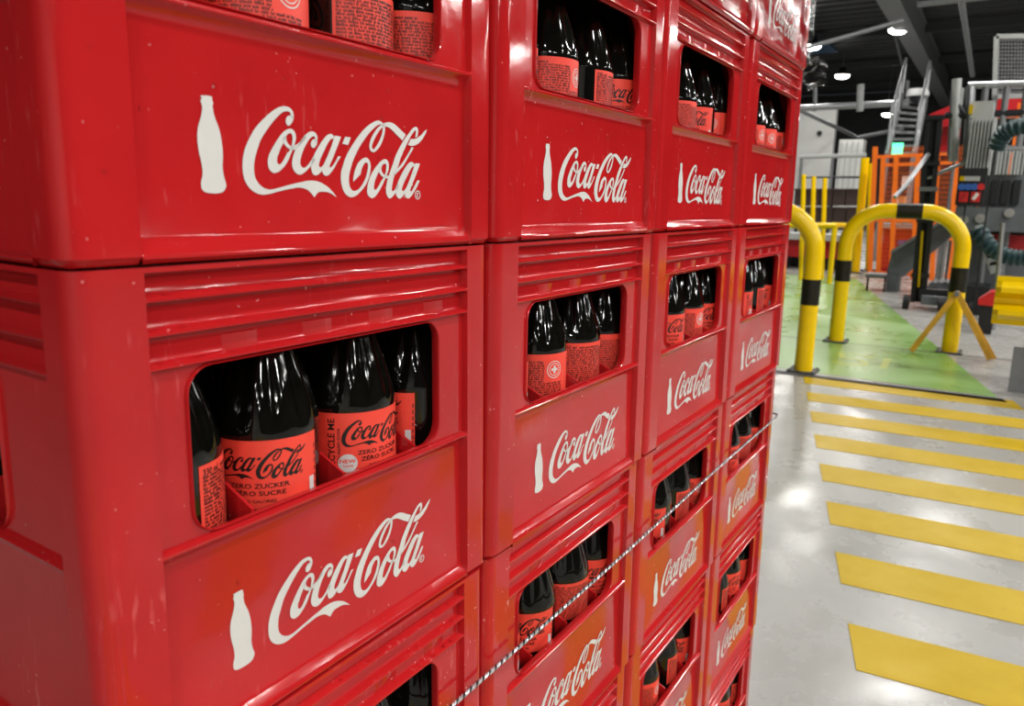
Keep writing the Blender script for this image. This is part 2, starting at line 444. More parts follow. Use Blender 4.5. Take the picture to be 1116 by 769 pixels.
# ------------------------------------------------------------------ printed wordmark and bottle outline, 1/100 mm on the crate front
LOGO_R=[[[[12275,7091],[12281,7233],[12209,7437],[12005,7574],[11707,7604],[11341,7513],[10929,7287],[10520,6990],[10115,6646],[9756,6276],[9462,5849],[9234,5463],[9125,5200],[9023,4824],[8988,4317],[9088,3846],[9363,3477],[9736,3260],[10123,3186],[10568,3239],[11069,3355],[11627,3474]],[[12047,7122],[12085,7248],[12010,7357],[11835,7374],[11604,7312],[11324,7120],[10997,6830],[10672,6491],[10349,6121],[10094,5760],[9950,5443],[9878,5280],[9731,4896],[9659,4482],[9690,4071],[9888,3732],[10226,3514],[10577,3452],[10985,3514],[11494,3633]]],[[[11494,3633],[12015,3755],[12643,3875],[12999,3948],[13399,3975],[13803,3942],[14212,3808],[14584,3618],[14875,3377],[15148,3116]],[[11627,3474],[12101,3546],[12359,3588],[12709,3575],[13061,3479],[13334,3274],[13511,3119],[13616,3233],[13784,3357],[13992,3407],[14408,3399],[14745,3313],[15147,3110]]],[[[12023,6537],[11751,6451],[11467,6245],[11182,5936],[10920,5611],[10682,5265],[10611,5152],[10523,4869],[10546,4521],[10707,4336],[10892,4273],[11181,4355],[11488,4571],[11779,4899],[12005,5273],[12157,5551],[12286,5810],[12382,6104],[12331,6368],[12195,6499],[12023,6537]],[[12024,6318],[11835,6239],[11697,6034],[11515,5757],[11344,5499],[11210,5226],[11147,5148],[11093,4934],[11113,4787],[11210,4710],[11311,4740],[11430,4838],[11626,5104],[11813,5364],[11853,5336],[11984,5558],[12095,5761],[12154,6069],[12124,6244],[12070,6300],[12024,6318]]],[[[11787,6200],[11733,6019],[11795,5847],[11907,5731],[12068,5660],[12282,5721],[12525,5845],[12757,6024],[13048,6307]],[[11550,6041],[11520,5863],[11606,5728],[11762,5597],[11968,5510],[12202,5490],[12370,5547],[12321,5540],[12592,5738],[13042,6132]]],[[[13803,5931],[13850,6119],[13840,6284],[13720,6459],[13498,6521],[13274,6470],[13023,6305],[12772,6058],[12546,5789],[12320,5504],[12166,5207],[12068,4879],[12094,4574],[12251,4363],[12511,4253],[12780,4329],[13081,4525],[13388,4798],[13623,5069]],[[13642,6067],[13685,6162],[13663,6245],[13579,6275],[13438,6228],[13235,6056],[13030,5804],[12849,5520],[12692,5201],[12607,4888],[12649,4708],[12801,4616],[12988,4668],[13242,4883],[13502,5210]]],[[[15055,6341],[14968,6447],[14823,6499],[14559,6415],[14242,6148],[13925,5792],[13634,5403],[13420,5003],[13345,4685],[13423,4354],[13620,4257],[13877,4334],[14113,4531]],[[14999,6223],[14931,6263],[14841,6241],[14680,6106],[14491,5867],[14274,5535],[14031,5165],[13904,4860],[13920,4729],[14001,4696],[14094,4726],[14200,4836]]],[[[15110,6432],[14997,6185],[14801,5775],[14553,5345],[14307,4955],[14132,4645],[14160,4383],[14389,4259],[14654,4363],[14981,4682],[15258,5040],[15520,5342]],[[15575,6399],[15405,6082],[15140,5607],[14889,5174],[14695,4860],[14665,4745],[14770,4727],[14905,4832],[15125,5072],[15320,5350]]],[[[19051,7374],[18788,7518],[18526,7543],[18188,7435],[17723,7187],[17264,6857],[16810,6430],[16410,5996],[16063,5570],[15814,5186],[15666,4862],[15533,4554],[15482,4126],[15560,3700],[15778,3345],[16181,3145],[16624,3231],[17052,3515],[17433,3856],[17711,4273],[17855,4724],[17861,5057],[17730,5309],[17463,5397],[17141,5277],[16821,5025],[16604,4671],[16466,4303],[16434,4004]],[[18943,7277],[18759,7338],[18496,7273],[18129,7033],[17714,6705],[17303,6297],[16947,5896],[16642,5468],[16413,5082],[16325,4875],[16200,4582],[16104,4218],[16121,3858],[16244,3607],[16500,3496],[16843,3602],[17166,3886],[17441,4264],[17611,4676],[17659,4974],[17602,5100],[17511,5121],[17376,5070],[17186,4842],[17086,4618],[17045,4452]]],[[[18918,7370],[18494,7116],[18124,6738],[17887,6374],[17789,6055],[17877,5818],[18108,5738],[18369,5831],[18689,6116],[18933,6485],[19098,6886],[19139,7207],[19067,7376]],[[18958,7219],[18702,7029],[18383,6689],[18144,6358],[18011,6105],[18018,5949],[18110,5895],[18268,5982],[18507,6244],[18748,6577],[18901,6905],[18942,7172],[18891,7290]]],[[[18894,7378],[19188,7485],[19512,7540],[19838,7516],[20168,7385],[20557,7167],[20982,6947]],[[18919,7258],[19293,7262],[19562,7208],[19861,7055],[20163,6864],[20441,6705],[20678,6577]]],[[[22061,6902],[22145,7207],[22092,7425],[21914,7491],[21591,7345],[21241,7022],[20895,6703],[20608,6390],[20267,5968],[19985,5552],[19780,5131],[19484,4601],[19277,4173],[19156,3710],[19181,3365],[19438,3111],[19761,3258],[20059,3536],[20301,3893]],[[21872,6858],[21931,7115],[21943,7220],[21837,7263],[21560,7011],[21297,6696],[21007,6308],[20719,5886],[20432,5430],[20280,5078],[19920,4502],[19740,4033],[19660,3683],[19694,3568],[19782,3550],[19972,3690],[20183,4046]]],[[[21529,6251],[21294,5958],[20946,5568],[20520,5147],[20130,4858],[19774,4574]],[[21717,6226],[21469,5932],[21119,5541],[20760,5120],[20368,4810],[19861,4462]]],[[[19062,5399],[18721,5249],[18326,4930],[17933,4504],[17652,4011],[17547,3599],[17585,3302],[17882,3118],[18187,3198],[18527,3506],[18872,3932],[19104,4282],[19250,4516],[19398,4827],[19402,5170],[19289,5354],[19062,5399]],[[19087,5136],[18887,5050],[18658,4758],[18430,4485],[18202,4102],[18113,3762],[18150,3612],[18260,3596],[18390,3693],[18532,3848],[18819,4197],[18963,4353],[19120,4587],[19198,4894],[19200,5065],[19161,5120],[19087,5136]]],[[[18830,5010],[18782,4800],[18853,4615],[19021,4488],[19192,4438],[19423,4476],[19542,4604]],[[18602,4793],[18588,4604],[18699,4476],[18878,4369],[19076,4289],[19392,4299],[19365,4329]]],[[[21790,5228],[21528,5361],[21219,5259],[20850,4929],[20485,4484],[20183,4046],[20030,3613],[20057,3302],[20325,3117],[20597,3231],[20872,3473]],[[21714,5066],[21639,5102],[21402,4913],[21092,4506],[20785,4102],[20588,3743],[20611,3606],[20690,3568],[20812,3630],[20966,3752]]],[[[21859,5291],[21714,5046],[21463,4559],[21182,4074],[20916,3691],[20823,3432],[20902,3235],[21116,3126],[21396,3242],[21710,3528],[22027,3897],[22257,4246]],[[22315,5293],[22092,4903],[21807,4412],[21523,3964],[21335,3641],[21410,3570],[21522,3624],[21711,3849],[22040,4259]]],[[[22328,3369],[22307,3263],[22248,3172],[22161,3111],[22058,3089],[21956,3109],[21869,3167],[21812,3256],[21792,3360],[21812,3465],[21870,3555],[21957,3616],[22059,3639],[22161,3621],[22249,3563],[22307,3474],[22328,3369]],[[22257,3368],[22242,3283],[22198,3212],[22134,3163],[22058,3146],[21983,3161],[21919,3208],[21876,3278],[21861,3361],[21877,3445],[21919,3516],[21983,3565],[22059,3583],[22134,3568],[22199,3522],[22242,3451],[22257,3368]]],[[[21989,3501],[22122,3487],[22142,3423],[22014,3356],[22167,3228]],[[21989,3452],[22065,3446],[22078,3421],[21963,3355],[22077,3227]]]]
LOGO_P=[[[12082,7185],[11895,7142],[11763,6971],[11765,6779],[11908,6669],[12065,6753],[12213,6943],[12276,7126]],[[13684,6136],[13508,6094],[13389,5939],[13397,5756],[13528,5673],[13696,5747],[13802,5894],[13843,6063]],[[15891,6431],[16110,6425],[16320,6418],[16216,6217],[16100,6007],[15880,6023],[15663,6043],[15777,6242]],[[21443,6726],[21765,6750],[22061,6828],[22421,7023],[22753,7294],[23004,7436],[22906,7194],[22602,6831],[22240,6542],[21823,6364],[21471,6310],[21180,6357],[21308,6542]],[[21963,3492],[22020,3493],[22020,3230],[21963,3230]]]
LOGO_B=[[6914,7549],[6939,7478],[6934,7402],[6886,7334],[6891,7285],[6922,7195],[6946,6979],[6848,6594],[6674,6139],[6606,5630],[6645,5064],[6758,4498],[6776,4049],[6674,3724],[6679,3434],[6797,3288],[7058,3215],[7558,3211],[7854,3309],[7991,3498],[8016,3665],[7916,3993],[7861,4419],[7918,5012],[7889,5597],[7782,6170],[7568,6727],[7503,7165],[7547,7284],[7507,7368],[7499,7493],[7466,7571],[7204,7584]]

def cr(pts, sub=4, closed=False):
    """Catmull-Rom through the control points"""
    n = len(pts); out = []
    g = (lambda i: pts[i % n]) if closed else (lambda i: pts[min(max(i, 0), n - 1)])
    for i in range(n if closed else n - 1):
        p0, p1, p2, p3 = (Vector(g(i + k)) for k in (-1, 0, 1, 2))
        for k in range(sub):
            t = k / sub
            out.append(0.5 * (2 * p1 + (p2 - p0) * t + (2 * p0 - 5 * p1 + 4 * p2 - p3) * t * t + (3 * p1 - p0 - 3 * p2 + p3) * t ** 3))
    if not closed: out.append(Vector(pts[-1]))
    return out
def resample(pts, n):
    d = [0]
    for a, b in zip(pts, pts[1:]): d.append(d[-1] + (b - a).length)
    out = []; j = 0
    for k in range(n):
        t = d[-1] * k / (n - 1)
        while j < len(d) - 2 and d[j + 1] < t: j += 1
        w = 0 if d[j + 1] == d[j] else (t - d[j]) / (d[j + 1] - d[j])
        out.append(pts[j].lerp(pts[j + 1], min(max(w, 0), 1)))
    return out
def shapes_2d(sub, n_per):
    """the wordmark as 2-D pieces: (points, faces) in metres"""
    out = []
    sc = lambda p: (p[0] * 1e-5, p[1] * 1e-5)
    for A, B in LOGO_R:
        # pair both edges by nearest progress so that strokes keep their width
        a = cr([sc(p) for p in A], sub); b = cr([sc(p) for p in B], sub)
        n = max(len(A), len(B)) * n_per
        a2 = resample(a, n * 3); b2 = resample(b, n * 3)
        ia = ib = 0; va = [a2[0]]; fs = []; pts = [a2[0], b2[0]]; la, lb = 0, 1
        N = len(a2)
        # greedy strip triangulation: advance the side that gives the shorter rung
        while ia < N - 1 or ib < N - 1:
            da = (a2[min(ia + 1, N - 1)] - b2[ib]).length if ia < N - 1 else 1e9
            db = (b2[min(ib + 1, N - 1)] - a2[ia]).length if ib < N - 1 else 1e9
            if da <= db:
                ia += 1; pts.append(a2[ia]); fs.append((la, len(pts) - 1, lb)); la = len(pts) - 1
            else:
                ib += 1; pts.append(b2[ib]); fs.append((la, len(pts) - 1, lb)); lb = len(pts) - 1
        out.append((pts, fs))
    for poly in LOGO_P:
        p = [Vector(sc(q)) for q in poly] if len(poly) in (4, 8, 13) else cr([sc(q) for q in poly], sub, True)
        p = cr([sc(q) for q in poly], sub, True) if len(poly) == 8 and poly is not LOGO_P[2] else p
        out.append((p, [tuple(t) for t in tessellate_polygon([[Vector((q.x, q.y, 0)) for q in p]])]))
    return out
LOGO2D = shapes_2d(4, 2)
LOGO2D_LOW = shapes_2d(2, 1)

# ------------------------------------------------------------------ the crate (origin: front left corner of its base)
CW, CD, CH = 0.2985, 0.3985, ROW
TIN = 0.0098                       # depth of the inner wall face
Tz = lambda t: CH - t
UP = [(0, 0), (0, .0024), (.0015, .003), (.0060, .0036)]
for k in (.0147, .0302, .0455):
    UP += [(.0060, k - .0030), (.0054, k - .0020), (.0012, k - .0012), (.0003, k - .0004), (.0003, k + .0006), (.0012, k + .0012), (.0060, k + .0019)]
UP[-1] = (.004, .0473)
LO = [(.004, .1326), (.0012, .1334), (.0002, .1344), (.0004, .1358), (.0030, .1380), (.0052, .1405), (.0058, .1430), (.0056, .2340), (.0046, .2368), (.0018, .2400), (.0006, .2428), (0, .2438)]
BOT = [(0, CH - .0048), (.0032, CH - .0014)]

def rounded(s0, s1, t0, t1, r, n=6):
    out = []
    for cx, cy, a0 in ((s1 - r, t0 + r, -90), (s1 - r, t1 - r, 0), (s0 + r, t1 - r, 90), (s0 + r, t0 + r, 180)):
        for k in range(n + 1):
            a = R_(a0 + 90 * k / n)
            out.append((cx + r * math.cos(a), cy + r * math.sin(a)))
    return out
def plate(mb, mp, s0, s1, t0, t1, hole, d, n=6):
    """flat plate with a rounded opening"""
    loop = hole
    outer = [(s1, t0), (s1, t1), (s0, t1), (s0, t0)]
    vs = [mp(s, d, t) for s, t in loop] + [mp(s, d, t) for s, t in outer]
    L = len(loop); fs = []
    for q in range(4):
        for k in range(n):
            i = q * (n + 1) + k
            fs.append((i, i + 1, L + q))
        i = q * (n + 1) + n
        fs.append((i, (i + 1) % L, L + (q + 1) % 4, L + q))
    mb.add(vs, fs)
def wall(mb, mp, width, s0, s1, win, tabs=True):
    def sweep(prof):
        vs = []
        for d, t in prof: vs += [mp(s0 - .0012, 0, t), mp(s0, d, t), mp(s1, d, t), mp(s1 + .0012, 0, t)]
        fs = []
        for i in range(len(prof) - 1):
            for k in range(3): fs.append((4 * i + k, 4 * i + k + 1, 4 * i + k + 5, 4 * i + k + 4))
        mb.add(vs, fs)
    sweep(UP)
    sweep(LO + BOT)
    a, b = UP[-1][1], LO[0][1]
    mb.add([mp(s0 - .0012, 0, a), mp(s0, .004, a), mp(s0, .004, b), mp(s0 - .0012, 0, b)], [(0, 1, 2, 3)])
    mb.add([mp(s1 + .0012, 0, a), mp(s1, .004, a), mp(s1, .004, b), mp(s1 + .0012, 0, b)], [(0, 1, 2, 3)])
    if win:
        w0, w1 = win; rr = .013
        rim = lambda o: rounded(w0 - o, w1 + o, .0487 - o, .1314 + o, rr + o)
        plate(mb, mp, s0, s1, a, b, rim(.0011), .004)
        loops = [(rim(.0011), .004), (rim(.0009), .0026), (rim(.0004), .0020), (rim(0), .0026), (rim(0), .0044), (rim(.0008), .0070), (rim(.0022), TIN)]
        L = len(loops[0][0])
        vs = [mp(s, d, t) for lp, d in loops for s, t in lp]
        mb.add(vs, [(i * L + k, i * L + (k + 1) % L, (i + 1) * L + (k + 1) % L, (i + 1) * L + k) for i in range(len(loops) - 1) for k in range(L)])
        plate(mb, mp, TIN, width - TIN, 0, CH - .006, rim(.0022), TIN)
    else:
        mb.add([mp(s0, .004, a), mp(s1, .004, a), mp(s1, .004, b), mp(s0, .004, b)], [(0, 1, 2, 3)])
        mb.add([mp(TIN, TIN, 0), mp(width - TIN, TIN, 0), mp(width - TIN, TIN, CH - .006), mp(TIN, TIN, CH - .006)], [(0, 1, 2, 3)])
    # little moulded blocks in the third groove
    if tabs:
        for k in range(4):
            s = s0 + (s1 - s0) * (.17 + .22 * k)
            c = [mp(s, .0061, .0350), mp(s + .022, .0061, .0350), mp(s + .0205, .0054, .0356), mp(s + .0015, .0054, .0356),
                 mp(s, .0061, .0440), mp(s + .022, .0061, .0440), mp(s + .0205, .0054, .0440), mp(s + .0015, .0054, .0440)]
            mb.add(c, [(0, 1, 2, 3), (3, 2, 6, 7), (0, 3, 7, 4), (1, 5, 6, 2), (4, 7, 6, 5)])
    # top rim
    mb.add([mp(s0 - .0012, 0, 0), mp(s1 + .0012, 0, 0), mp(s1 + .0012, TIN, 0), mp(s0 - .0012, TIN, 0)], [(0, 1, 2, 3)])

def crate_shell():
    mb = MB()
    F0, F1, S0, S1 = .0335, .2700, .0258, CD - .0258
    wall(mb, lambda s, d, t: (s, d, Tz(t)), CW, F0, F1, (.0520, .2412))
    wall(mb, lambda s, d, t: (d, s, Tz(t)), CD, S0, S1, (.0790, CD - .0790))
    wall(mb, lambda s, d, t: (CW - d, s, Tz(t)), CD, S0, S1, (.0790, CD - .0790))
    wall(mb, lambda s, d, t: (s, CD - d, Tz(t)), CW, F0, F1, None, False)  # unseen back wall, made solid without a window to keep light out
    # corner posts, rounded in plan
    r = .0105
    f = F0 - .0012; s_ = S0 - .0012
    for fx, fy in ((0, 0), (1, 0), (1, 1), (0, 1)):
        fw = f if not fx else CW - F1 - .0012
        path = [(fw, 0), (r + .002, 0)] + [(r - r * math.sin(R_(a)), r - r * math.cos(R_(a))) for a in range(0, 91, 15)] + [(0, r + .002), (0, s_)]
        nrm = [(0, 1), (0, 1)] + [(math.sin(R_(a)), math.cos(R_(a))) for a in range(0, 91, 15)] + [(1, 0), (1, 0)]
        rows = [(0, 0.0), (0, .12), (0, CH - .0048), (.0032, CH - .0014)]
        vs = []
        for ins, t in rows:
            for (px, py), (nx, ny) in zip(path, nrm):
                x = px + nx * ins; y = py + ny * ins
                vs.append((CW - x if fx else x, CD - y if fy else y, Tz(t)))
        n = len(path)
        mb.add(vs, [(i * n + k, i * n + k + 1, (i + 1) * n + k + 1, (i + 1) * n + k) for i in range(len(rows) - 1) for k in range(n - 1)])
        g = lambda x, y: (CW - x if fx else x, CD - y if fy else y, CH)
        mb.add([g(*p) for p in path] + [g(TIN, s_), g(TIN, TIN), g(fw, TIN)], [tuple(range(n + 3))])
    # floor of the crate and the foot it nests on
    mb.add([(TIN, TIN, .006), (CW - TIN, TIN, .006), (CW - TIN, CD - TIN, .006), (TIN, CD - TIN, .006)], [(0, 1, 2, 3)])
    a, b = .0030, .0150
    lo = lambda i, z: [(i, i, z), (CW - i, i, z), (CW - i, CD - i, z), (i, CD - i, z)]
    mb.add(lo(a, .0014) + lo(b, .0014) + lo(b, 0), [(k, (k + 1) % 4, 4 + (k + 1) % 4, 4 + k) for k in range(4)] + [(4 + k, 4 + (k + 1) % 4, 8 + (k + 1) % 4, 8 + k) for k in range(4)] + [(8, 9, 10, 11)])
    # slight draft: the crate narrows towards its rim
    out = []
    for x, y, z in mb.v:
        q = z / CH * .0022
        out.append((CW / 2 + (x - CW / 2) * (1 - q / (CW / 2)), CD / 2 + (y - CD / 2) * (1 - q / (CD / 2)), z))
    mb.v = out
    me = mb.mesh('crate_shell', 'crate_red', True, 32)
    return me
SHELL = crate_shell()
def divider_long():
    t = .0018; z0 = .006; zt = CH - .118; zf = CH - .1335
    pts = [(.0, .0132, z0), (.0, CD - .0132, z0), (.0, CD - .0132, zf), (.0, CD - .05, zt), (.0, .048, zt), (.0, .0132, zf)]
    return MB().prism([(x - t / 2, y, z) for x, y, z in pts], (t, 0, 0)).mesh('divider_long', 'crate_red', False)
def divider_cross():
    return MB().box((CW / 2, 0, (.006 + CH - .122) / 2), (CW - .027, .0018, CH - .128)).mesh('divider_cross', 'crate_red', False)
DL, DC = divider_long(), divider_cross()
DIVX = (.0930, .1600, .2262)
CELLX = (.0600, .1265, .1945, .2575)
CELLY = [.0425 + .0627 * k for k in range(6)]

def decal_mesh(pieces, name, m, tf):
    mb = MB()
    for pts, fs in pieces: mb.add([tf(p.x, p.y) for p in pts], fs)
    me = bpy.data.meshes.new(name)
    me.from_pydata(mb.v, [], mb.f)
    me.materials.append(MAT[m])
    return me
def front_fix(me):
    bm = bmesh.new(); bm.from_mesh(me)
    for f in bm.faces:
        f.normal_update()
        if f.normal.y > 0: f.normal_flip()
    bm.to_mesh(me); bm.free(); return me
def panel_y(z):
    q = z / CH * .0022
    return .0055 + q - .0002
WORD = front_fix(decal_mesh(LOGO2D, 'wordmark_print', 'print_white', lambda x, z: (x, panel_y(z), z)))
bp = cr([(q[0] * 1e-5, q[1] * 1e-5) for q in LOGO_B], 3, True)
SILH = front_fix(decal_mesh([(bp, [tuple(t) for t in tessellate_polygon([[Vector((q.x, q.y, 0)) for q in bp]])])], 'bottle_print', 'print_white', lambda x, z: (x, panel_y(z), z)))

def drops():
    rd_ = random.Random(5); mb = MB()
    def drop(x, y, z, r, ny, nz):
        n = Vector((0, ny, nz)).normalized(); a = Vector((1, 0, 0)); b = n.cross(a)
        c = Vector((x, y, z)); vs = []; k = 8
        for rr, h in ((1, -.1), (.8, .38), (.42, .6)):
            for q in range(k):
                t = math.tau * q / k
                vs.append(c + (a * math.cos(t) + b * math.sin(t) * (1.15 if ny else 1)) * r * rr + n * r * h)
        vs.append(c + n * r * .68)
        mb.add(vs, [(i * k + q, i * k + (q + 1) % k, (i + 1) * k + (q + 1) % k, (i + 1) * k + q) for i in (0, 1) for q in range(k)] + [(2 * k + q, 2 * k + (q + 1) % k, 3 * k) for q in range(k)])
    for t in (.0147, .0302, .0455, .1344):
        for q in range(11):
            x = rd_.uniform(.038, .266); z = CH - t + .0012
            drop(x, .0022 + z / CH * .0022 + rd_.uniform(0, .002), z + .0002, rd_.uniform(.0006, .0013), -.4, 1)
    for q in range(26):
        z = rd_.uniform(.014, .105); drop(rd_.uniform(.037, .266), .0056 + z / CH * .0022, z, rd_.uniform(.0004, .0010), -1, 0)
    for q in range(8):
        z = rd_.uniform(.01, .2); drop(rd_.choice((rd_.uniform(.012, .03), rd_.uniform(.274, .286))), z / CH * .0022, z, rd_.uniform(.0004, .0008), -1, 0)
    return mb.mesh('water_drops', 'water', True, 80)
DROPS = drops()
STACK = ('nearest', 'second', 'third', 'farthest')
TIER = ('second tier above the eye-level seam', 'directly above the eye-level seam', 'directly below the eye-level seam', 'second tier below the eye-level seam', 'third tier below the eye-level seam', 'bottom tier on the pallet')
LOGO_DX = {(1, 0): 0, (2, 0): .004, (1, 1): .0055, (2, 1): .0075, (1, 2): .007, (2, 2): .0075}
CRATES = {}
for row in range(6):  # top crates of the nearer stacks are unseen, added to shade the tier below
    for c in range(4):
        z = PAL + (5 - row) * ROW - 0.0  # row 5 stands on the pallet
        z = SEAM + (1 - row) * ROW
        jx = random.uniform(-.0012, .0012); jy = random.uniform(-.0015, .0015)
        if row in (1, 2) and c == 0: jx = jy = 0
        r = thing('bottle_crate', 'red bottle crate in the %s stack, %s' % (STACK[c], TIER[row]), 'crate', (c * .3 + jx, jy, z), 'stacked red bottle crates')
        r.rotation_euler.z = 0 if c == 0 else R_(random.uniform(-.25, .25))
        inst('shell', SHELL, r)
        for x in DIVX: inst('divider', DL, r, (x, 0, 0))
        for k in range(5): inst('divider', DC, r, (0, CELLY[k] + .03135, 0))
        dx = LOGO_DX.get((row, c), .006)
        w = inst('wordmark_print', WORD, r, (dx, 0, 0)); tag(w, 'white script wordmark reading Coca-Cola')
        b = inst('bottle_print', SILH, r, (dx, 0, 0)); tag(b, 'white printed bottle silhouette')
        tag(inst('water_drops', DROPS, r), 'tiny clear water drops', kind='stuff')
        CRATES[(row, c)] = r

# pallet under the stack
pal = thing('wooden_pallet', 'wooden pallet carrying the stacked red crates', 'pallet', (.6, .2, 0))
for y in (.01, .2, .39 - .0): MB().box((.6, y, .133), (1.2, .145 if y == .2 else .1, .022)).build('deck_board', 'wood', pal, False)
for x in (.07, .6, 1.13):
    MB().box((x, .2, .111), (.145, .48, .022)).build('stringer_board', 'wood', pal, False)
    for y in (.01, .2, .39): MB().box((x, y, .061), (.14, .1, .078)).build('block', 'wood', pal, False)
for y in (.01, .2, .39): MB().box((.6, y, .011), (1.2, .1, .022)).build('bottom_board', 'wood', pal, False)

# ------------------------------------------------------------------ the bottles
def text2d(txt, size, sx=1.0):
    cu = bpy.data.curves.new('t', 'FONT'); cu.body = txt; cu.size = size; cu.resolution_u = 2; cu.offset = size * .016
    ob = bpy.data.objects.new('t', cu); COL.objects.link(ob)
    dg = bpy.context.evaluated_depsgraph_get()
    me = ob.evaluated_get(dg).to_mesh()
    pts = [Vector((v.co.x * sx, v.co.y)) for v in me.vertices]; fs = [tuple(p.vertices) for p in me.polygons]
    bpy.data.objects.remove(ob); bpy.data.curves.remove(cu)
    return pts, fs
def shift(piece, dx, dy, rot=False):
    pts, fs = piece
    return ([Vector((-p.y + dx, p.x + dy)) if rot else Vector((p.x + dx, p.y + dy)) for p in pts], fs)
def width(piece): return max(p.x for p in piece[0]) - min(p.x for p in piece[0])
def centred(txt, size, dx, dy, sx=1.0):
    p = text2d(txt, size, sx); m0 = min(q.x for q in p[0])
    return shift(p, dx - m0 - width(p) / 2, dy)
def quad(x0, y0, x1, y1): return ([Vector((x0, y0)), Vector((x1, y0)), Vector((x1, y1)), Vector((x0, y1))], [(0, 1, 2, 3)])
def disc(cx, cy, r, n=20, r0=0):
    a = [math.tau * k / n for k in range(n)]
    o = [Vector((cx + r * math.cos(t), cy + r * math.sin(t))) for t in a]
    if r0:
        i = [Vector((cx + r0 * math.cos(t), cy + r0 * math.sin(t))) for t in a]
        return (o + i, [(k, (k + 1) % n, n + (k + 1) % n, n + k) for k in range(n)])
    return (o + [Vector((cx, cy))], [(k, (k + 1) % n, n) for k in range(n)])
BR = .0302                          # body radius
LZ0, LZ1 = .1015, .1408             # label band above the bottle's foot
A2 = lambda deg: R_(deg) * BR
blk, wht, rd = [], [], []
# front: the wordmark and three lines
for pts, fs in LOGO2D_LOW: blk.append(([Vector(((p.x - .157) * .385, (p.y - .053) * .385 + .1272)) for p in pts], fs))
blk += [centred('ZERO ZUCKER', .0038, .0005, .1136, 1.3), centred('ZÉRO SUCRE', .0038, .0005, .1093, 1.3), centred('NO CALORIES', .0024, .0005, .1052, 1.2)]
# left: upright slogan, white round badge
s1 = text2d('RECYCLE ME', .0062, .98); blk.append(shift(s1, A2(-57),   .1030, True))
s2 = text2d('SEE YOU AGAIN SOON', .0027, 1.0); blk.append(shift(s2, A2(-50.5),   .1030, True))
wht.append(disc(A2(-42), .1085, .0060))
rd2 = [centred('NEW', .0036, A2(-42), .1087, 1.2), centred('TASTE', .0021, A2(-42), .1060, 1.1)]
# right: white box with little marks, tiny print
wht.append(quad(A2(57.5), .1035, A2(65), .1145))
for k in range(4): blk.append(quad(A2(59), .1048 + k * .0024, A2(63.5), .1060 + k * .0024))
for k in range(7): blk.append(quad(A2(67), .1035 + k * .0045, A2(68.3), .1062 + k * .0045))
# the printed side: header and word-shaped rows of small print
blk.append(shift(text2d('330 ml', .0050, .85), A2(114), .1352))
rnd = random.Random(3)
y = .1336; ln = 0
while y > .1022:
    x = A2(114); hgt = .00135
    end = A2(231 if .1150 < y < .1368 else 268)
    while x < end:
        for q in range(rnd.randint(2, 9)):
            if x > end: break
            w_ = rnd.choice((.0003, .0004, .00055))
            h0 = y + (hgt * .3 if rnd.random() < .3 else 0)
            blk.append(quad(x, y, x + w_, h0 + hgt * (1 if rnd.random() < .7 else .75)))
            x += w_ + .0003
        x += .0008
    y -= .00195; ln += 1
x = A2(141)
for q in range(26): blk.append(quad(x, .1358, x + .0006, .1372)); x += .0009 + (.0007 if q % 6 == 5 else 0)
wht.append(disc(A2(251), .1268, .0078, 24, .0071)); wht.append(disc(A2(251), .1268, .0056, 24, .0050))
wht.append(quad(A2(251) - .0011, .1268 - .0034, A2(251) + .0011, .1268 + .0034)); wht.append(quad(A2(251) - .0034, .1268 - .0011, A2(251) + .0034, .1268 + .0011))
def wrap(pieces, mats_, rad, name):
    me_v, me_f, mi = [], [], []
    for k, (pcs, rr) in enumerate(zip(pieces, rad)):
        for pts, fs in pcs:
            o = len(me_v)
            for p in pts:
                a = p.x / BR
                me_v.append((rr * math.cos(a), rr * math.sin(a), p.y))
            for f in fs: me_f.append([i + o for i in f]); mi.append(k)
    me = bpy.data.meshes.new(name); me.from_pydata(me_v, [], me_f)
    for m in mats_: me.materials.append(MAT[m])
    me.polygons.foreach_set('material_index', mi)
    bm = bmesh.new(); bm.from_mesh(me)
    for f in bm.faces:
        f.normal_update(); c = f.calc_center_median()
        if f.normal.x * c.x + f.normal.y * c.y < 0: f.normal_flip()
    bm.to_mesh(me); bm.free()
    return me
PRINT = wrap([blk, wht, rd2], ['print_black', 'print_white', 'label_red'], [BR + .00055, BR + .00060, BR + .00078], 'label_print')
# label sheet: wraps from +110 to +430 degrees (gap of glass between 70 and 110)
mb = MB(); nn = 64; vs = []
for k in range(nn + 1):
    a = R_(110 + 320 * k / nn)
    for rr, z in ((BR + .0001, LZ0), (BR + .0004, LZ0), (BR + .0004, LZ1), (BR + .0001, LZ1)):
        vs.append((rr * math.cos(a), rr * math.sin(a), z))
fs = [(4 * k + q, 4 * k + 4 + q, 4 * k + 5 + q, 4 * k + 1 + q) for k in range(nn) for q in range(3)]
fs += [(0, 1, 2, 3), (4 * nn + 3, 4 * nn + 2, 4 * nn + 1, 4 * nn)]
LABEL = MB().add(vs, fs).mesh('label', 'label_red', True, 30)
GP = [(.001, .004), (.020, .001), (.0265, .0005), (.0295, .003), (BR, .008), (BR - .0005, .03), (.0288, .06), (.0292, .085), (BR, .094), (BR, .1405), (.0305, .1425), (.0304, .145), (.0296, .150), (.0280, .157), (.0258, .1645), (.0234, .172), (.0210, .179), (.0187, .186), (.0168, .192), (.0152, .199), (.0141, .206), (.0134, .214), (.0131, .221), (.0142, .224), (.0142, .227), (.0128, .229), (.0128, .236), (.001, .236)]
